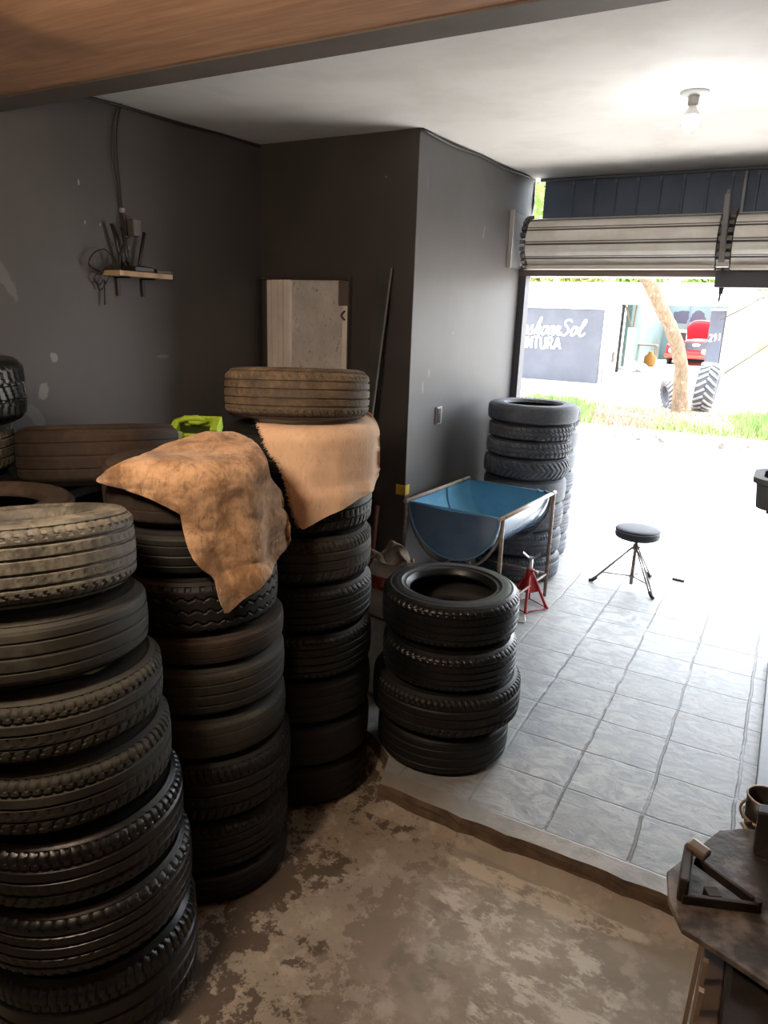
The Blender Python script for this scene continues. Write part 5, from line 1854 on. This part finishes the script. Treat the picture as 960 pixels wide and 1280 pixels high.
DIG = {'2': [[(0.0, 0.8), (0.3, 1.0), (0.75, 0.85), (0.6, 0.5), (0.0, 0.0), (0.9, 0.05)]], '9': [[(0.8, 0.75), (0.45, 1.0), (0.1, 0.75), (0.4, 0.5), (0.8, 0.75), (0.75, 0.3), (0.35, 0.0)]], '1': [[(0.25, 0.8), (0.5, 1.0)], [(0.5, 1.0), (0.45, 0.0)]]}
nz = at(890, 427, 'Y', YP).z
u = xpl + 0.06
for ch in '291':
    for st_ in DIG[ch]:
        ribbon(b, smooth_path([(u + px * 0.085, nz + py * 0.2 + (u - xpl) * 0.15) for px, py in st_], 4), 0.032, lambda a_, v_, t_: Vector((a_, YP - t_ - 0.001, v_)))
    u += 0.115
b.build('house_number', M_SIGN, pil)
bw = thing('boundary_wall', 'long white boundary wall with dirty streaks right of the gate pillar', 'wall', (4, YP + 0.2, 0))
k = NT('dirty_white_wall')
v = k.coords((1, 1, 1))
f1 = k.ramp(k.noise(v, 1.3, 6, 0.7, 0.6), 0.52, 0.64)
c = k.mix(f1, rgb(150, 147, 138), rgb(122, 117, 94))
c = k.mix(k.math('MULTIPLY', k.ramp(k.noise(v, 5.0, 6, 0.7), 0.58, 0.66), 0.6), c, rgb(96, 94, 74))
k.l(c, k.b.inputs['Base Color'])
k.b.inputs['Roughness'].default_value = 0.9
zbw = at(960, 345, 'Y', YP + 0.3).z
MB().box2((xpr + 0.02, YP + 0.1, -0.05), (14, YP + 0.4, zbw - 0.5)).build('wall_panel', k.m, bw)
MB().box2((xpr + 0.02, YP + 0.05, zbw - 0.5), (14, YP + 0.45, zbw - 0.42)).build('coping', M_WHITEWALL, bw)
b = MB()
d0, d1 = at(905, 467, 'Y', YP), at(958, 433, 'Y', YP)
b.tube([d0, d1, d1 + (d1 - d0)], 0.02, 6)
b.build('painted_line', simple('line_olive', rgb(84, 80, 56), 0.8), bw)
for k_i, (xa_, ya_, xb_, yb_) in enumerate(((900, 400, 960, 368), (899, 381, 958, 372))):
    q0, q1 = at(xa_, ya_, 'Y', YP - 0.3), at(xb_, yb_, 'Y', YP - 0.6)
    q2 = q1 + (q1 - q0) * 1.5
    b = MB()
    b.tube([q0, (q0 + q1) / 2 + Vector((0, 0, -0.03)), q1, q2], 0.014, 6)
    if k_i == 1:
        for t in np.linspace(0.02, 0.55, 7):
            p = q0.lerp(q1, t)
            b.tube([p + Vector((-0.05, 0, -0.09)), p + Vector((0.02, 0, 0.08)), p + Vector((0.07, 0, -0.06))], 0.016, 5)
    tag(b.build('overhead_wire', simple('wire_grey', rgb(70, 66, 60), 0.7)), ['sagging wire rising to the right in front of white boundary wall', 'wire with hooked ends at the top of the grey gate pillar'][k_i], 'wire')
q = at(885, 470, 'Y', YP - 0.1)

# street tree ---------------------------------------------------------------
k = NT('tree_bark')
v = k.coords((3, 3, 1))
n1 = k.noise(v, 5.0, 6, 0.7, 0.6)
c = k.mix(k.ramp(n1, 0.35, 0.65), rgb(92, 76, 60), rgb(122, 104, 82))
c = k.mix(k.math('MULTIPLY', k.ramp(k.noise(k.coords((1, 1, 1)), 6.0, 5, 0.7), 0.58, 0.66), 0.8), c, rgb(156, 142, 122))
k.l(c, k.b.inputs['Base Color'])
k.b.inputs['Roughness'].default_value = 0.9
k.bump(n1, 0.8, 0.03)
M_BARK = k.m
M_LEAF = simple('leaf_green', rgb(92, 120, 40), 0.6, col2=rgb(110, 130, 56), scale=1.5)
M_LEAF2 = simple('leaf_yellow', rgb(128, 122, 56), 0.6, col2=rgb(104, 116, 50), scale=1.5)
YT = 14.6
path_px = [(851, 513), (850, 490), (852, 460), (846, 430), (838, 408), (824, 380), (810, 350), (800, 335), (785, 305), (775, 270)]
pts = [at(x, y, 'Y', YT - 0.12 * i) for i, (x, y) in enumerate(path_px)]
pts[0].z = -0.05
rr_ = [0.20, 0.155, 0.14, 0.145, 0.135, 0.135, 0.14, 0.13, 0.12, 0.10]
tree = thing('street_tree', 'leaning tree trunk with mottled brown bark on the grass verge', 'tree', pts[0])
MB().tube([pts[i // 4].lerp(pts[min(i // 4 + 1, len(pts) - 1)], (i % 4) / 4) for i in range((len(pts) - 1) * 4 + 1)], list(np.interp(np.arange((len(pts) - 1) * 4 + 1) / 4, range(len(rr_)), rr_)), 16).build('trunk', M_BARK, tree)
top = pts[-1]


def foliage(b, c, rad, n, leaf, seed):
    r_ = random.Random(seed)
    for _ in range(n):
        while True:
            p = Vector((r_.uniform(-1, 1), r_.uniform(-1, 1), r_.uniform(-1, 1)))
            if 0.35 < p.length < 1:
                break
        p = Vector(c) + Vector((p.x * rad[0], p.y * rad[1], p.z * rad[2]))
        e = Euler((r_.uniform(0, 6.3), r_.uniform(0, 6.3), r_.uniform(0, 6.3))).to_matrix()
        s = leaf * r_.uniform(0.6, 1.3)
        b.add([p + e @ Vector(q) for q in ((-s, 0, 0), (-0.3 * s, -0.45 * s, 0.08 * s), (s, 0, 0), (-0.3 * s, 0.45 * s, 0.08 * s))], [(0, 1, 2, 3)])


b = MB()
br = MB()
for k_i in range(7):
    a = k_i * 0.9
    e = top + Vector((1.9 * math.cos(a) - 0.4, 1.6 * math.sin(a), 1.0 + 0.5 * (k_i % 3)))
    br.tube([top - Vector((0, 0, 0.1)), top.lerp(e, 0.5) + Vector((0, 0, 0.25)), e], [0.07, 0.045, 0.015], 8)
    foliage(b, e, (1.5, 1.5, 0.9), 700, 0.11, k_i)
br.build('branches', M_BARK, tree)
b.build('foliage', M_LEAF, tree)

# trees beyond the roofs
for k_i, (px, Y, r_, mt, lb) in enumerate(((668, 44, (1.75, 1.6, 1.5), M_LEAF2, 'yellow-green tree crown behind the white roof at far left'), (735, 45, (1.75, 1.6, 1.5), M_LEAF2, 'pale dry tree crown behind the white roof left of the trunk'),
                                       (803, 49, (1.75, 1.6, 1.5), M_LEAF, 'green tree crown behind the white roof above the leaning trunk'), (868, 45, (1.75, 1.6, 1.5), M_LEAF, 'bright green tree crown behind the white roof right of the trunk'),
                                       (945, 46, (1.9, 1.6, 1.6), M_LEAF, 'green tree crown behind the white boundary wall'))):
    zz_ = at(px, 352, 'Y', Y).z - 0.2
    c = at(px, 350, 'Y', Y)
    t = thing('background_tree', lb, 'tree', (c.x, Y, 0.3), 'trees behind the roofs')
    MB().tube([(c.x, Y, 0.28), (c.x + 0.2, Y, zz_)], [0.25, 0.15], 10).build('trunk', M_BARK, t)
    b = MB()
    for j in range(5):
        foliage(b, (c.x + rnd.uniform(-0.5, 0.5) * r_[0], Y + rnd.uniform(-.6, .6), zz_ + rnd.uniform(-0.3, 0.6)), (r_[0] * 0.65, r_[1] * 0.65, r_[2] * 0.65), 420, 0.20, 50 + k_i * 7 + j)
    b.build('foliage', mt, t)
# shrub-like tree beside the shop whose leaves show through the slit over the shutter
c = at(673, 250, 'Y', 7.5)
t = thing('side_tree', 'leafy green branches seen through the slit left of the blue-grey sheet', 'tree', (c.x - 0.4, 7.5, -0.1))
MB().tube([(c.x - 0.9, 7.5, -0.1), (c.x - 0.9, 7.5, 2.2), (c.x - 0.5, 7.5, 3.1)], [0.10, 0.08, 0.04], 10).build('trunk', M_BARK, t)
b = MB()
foliage(b, (c.x - 0.2, 7.5, c.z + 0.1), (0.8, 0.8, 0.55), 900, 0.07, 99)
b.build('foliage', M_LEAF, t)

# big tractor tyre leaning on the trunk, and a second one behind it
M_TRAC = simple('tractor_rubber', rgb(84, 86, 90), 0.9, col2=rgb(72, 74, 78), scale=4)


def tractor(c, R, w, rot, label):
    t = thing('tractor_tire', label, 'tire', c)
    Rm = rot.to_matrix()
    n = 36
    prof = [(0.55 * R, -0.30 * w), (0.60 * R, -0.42 * w), (0.78 * R, -0.5 * w), (0.90 * R, -0.46 * w), (0.94 * R, -0.3 * w), (0.95 * R, 0), (0.94 * R, 0.3 * w), (0.90 * R, 0.46 * w), (0.78 * R, 0.5 * w), (0.60 * R, 0.42 * w), (0.55 * R, 0.30 * w), (0.62 * R, 0), ]
    MB().lathe(prof, c, 64, Rm, closed=True).build('carcass', M_TRAC, t)
    lug = MB()
    for i in range(2 * 20):
        s = 1 if i % 2 else -1
        a0 = 2 * PI * (i // 2) / 20 + (0.16 if s > 0 else 0)
        P = []
        for q in np.linspace(0, 1, 5):
            a = a0 + 0.30 * q
            z = s * w * (0.02 + 0.47 * q)
            r = R * (1.0 - 0.03 * q)
            P.append(Vector(c) + Rm @ Vector((r * math.cos(a), r * math.sin(a), z)))
        lug.tube(P, [0.030, 0.030, 0.030, 0.030, 0.022], 6)
    lug.build('tread_lugs', simple('tractor_lug_grey', rgb(128, 130, 132), 0.9), t)
    return t


tq = at(877, 507, 'Y', 14.9)
trc = Vector((tq.x + 0.01, 15.3, 0.53))
tractor(trc, 0.52, 0.43, Euler((0, math.radians(95), 0.02)), 'big pale tractor tire with chevron lugs standing right of the tree trunk')
tq2 = at(827, 505, 'Y', 15.2)
tractor(Vector((tq2.x + 0.14, 15.25, 0.33)), 0.33, 0.26, Euler((0, math.radians(78), 0.5)), 'smaller grey tire in the grass left of the tree trunk')

# neighbour's pale wall end just outside the left jamb
wq = at(657, 350, 'Y', 4.0)
struct(MB().box2((XS - 0.6, YF + 0.19, -0.1), (wq.x, 4.02, 3.2)).build('wall_outside', simple('outside_wall_grey', rgb(110, 110, 112), 0.85, col2=rgb(102, 102, 104), scale=2)))

# ------------------------------------------------------------------ light
w = bpy.data.worlds.new('sky')
scene.world = w
w.use_nodes = True
nt = w.node_tree
bgn = nt.nodes['Background']
sky = nt.nodes.new('ShaderNodeTexSky')
sky.sky_type = 'NISHITA'
sky.sun_disc = False
sky.sun_elevation = math.radians(70)
sky.sun_rotation = math.radians(20)
sky.air_density = 1.0
sky.dust_density = 3.0
mixn = nt.nodes.new('ShaderNodeMix')
mixn.data_type = 'RGBA'
mixn.inputs[0].default_value = 0.65
mixn.inputs[7].default_value = (9.0, 9.4, 10.0, 1)
nt.links.new(sky.outputs[0], mixn.inputs[6])
nt.links.new(mixn.outputs[2], bgn.inputs['Color'])
bgn.inputs['Strength'].default_value = SKY = 1.5

sl = bpy.data.lights.new('sun', 'SUN')
sl.energy = 22
sl.angle = math.radians(1.0)
sl.color = (1.0, 0.95, 0.88)
so = bpy.data.objects.new('sun', sl)
COL.objects.link(so)
sd_ = Vector((-0.10, -0.17, -1.0)).normalized()      # high sun, a little towards the shop
so.rotation_euler = sd_.to_track_quat('-Z', 'Y').to_euler()

# the ceiling bulb's light
bl_ = bpy.data.lights.new('bulb_light', 'POINT')
bl_.energy = 6
bl_.shadow_soft_size = 0.045
bl_.color = (0.95, 0.98, 1.0)
bo = bpy.data.objects.new('bulb_light', bl_)
COL.objects.link(bo)
bo.location = (pl.x, pl.y, pl.z - 0.23)

# warm bulb hanging in the front room, above the picture's top edge
wp = Vector((-0.75, -1.75, 2.66))
wlmp = thing('hanging_bulb', 'warm bulb hanging from the brown board ceiling of the front room', 'light bulb', wp)
MB().lathe([(0.001, 0.0), (0.05, 0.0), (0.045, -0.015), (0.02, -0.02), (0.02, -0.06), (0.001, -0.06)], wp, 24).build('lamp_holder', MATS['holder_grey'], wlmp)
MB().lathe([(0.02, -0.058), (0.06, -0.075), (0.095, -0.12), (0.10, -0.155), (0.08, -0.215), (0.04, -0.24), (0.001, -0.248)], wp, 24).build('bulb_globe', emissive('warm_glow', (1.0, 0.8, 0.6, 1), 8.0), wlmp)
wl2 = bpy.data.lights.new('warm_light', 'POINT')
wl2.energy = 95
wl2.shadow_soft_size = 0.14
wl2.color = (1.0, 0.80, 0.61)
wo = bpy.data.objects.new('warm_light', wl2)
COL.objects.link(wo)
wo.location = wp + Vector((0, 0, -0.40))

vs_ = scene.view_settings
vs_.view_transform = 'Standard'
vs_.look = 'None'
vs_.gamma = 1.0
vs_.use_curve_mapping = False
vs_.exposure = 0.0
scene.cycles.max_bounces = 10
scene.cycles.diffuse_bounces = 6
scene.cycles.sample_clamp_indirect = 6.0
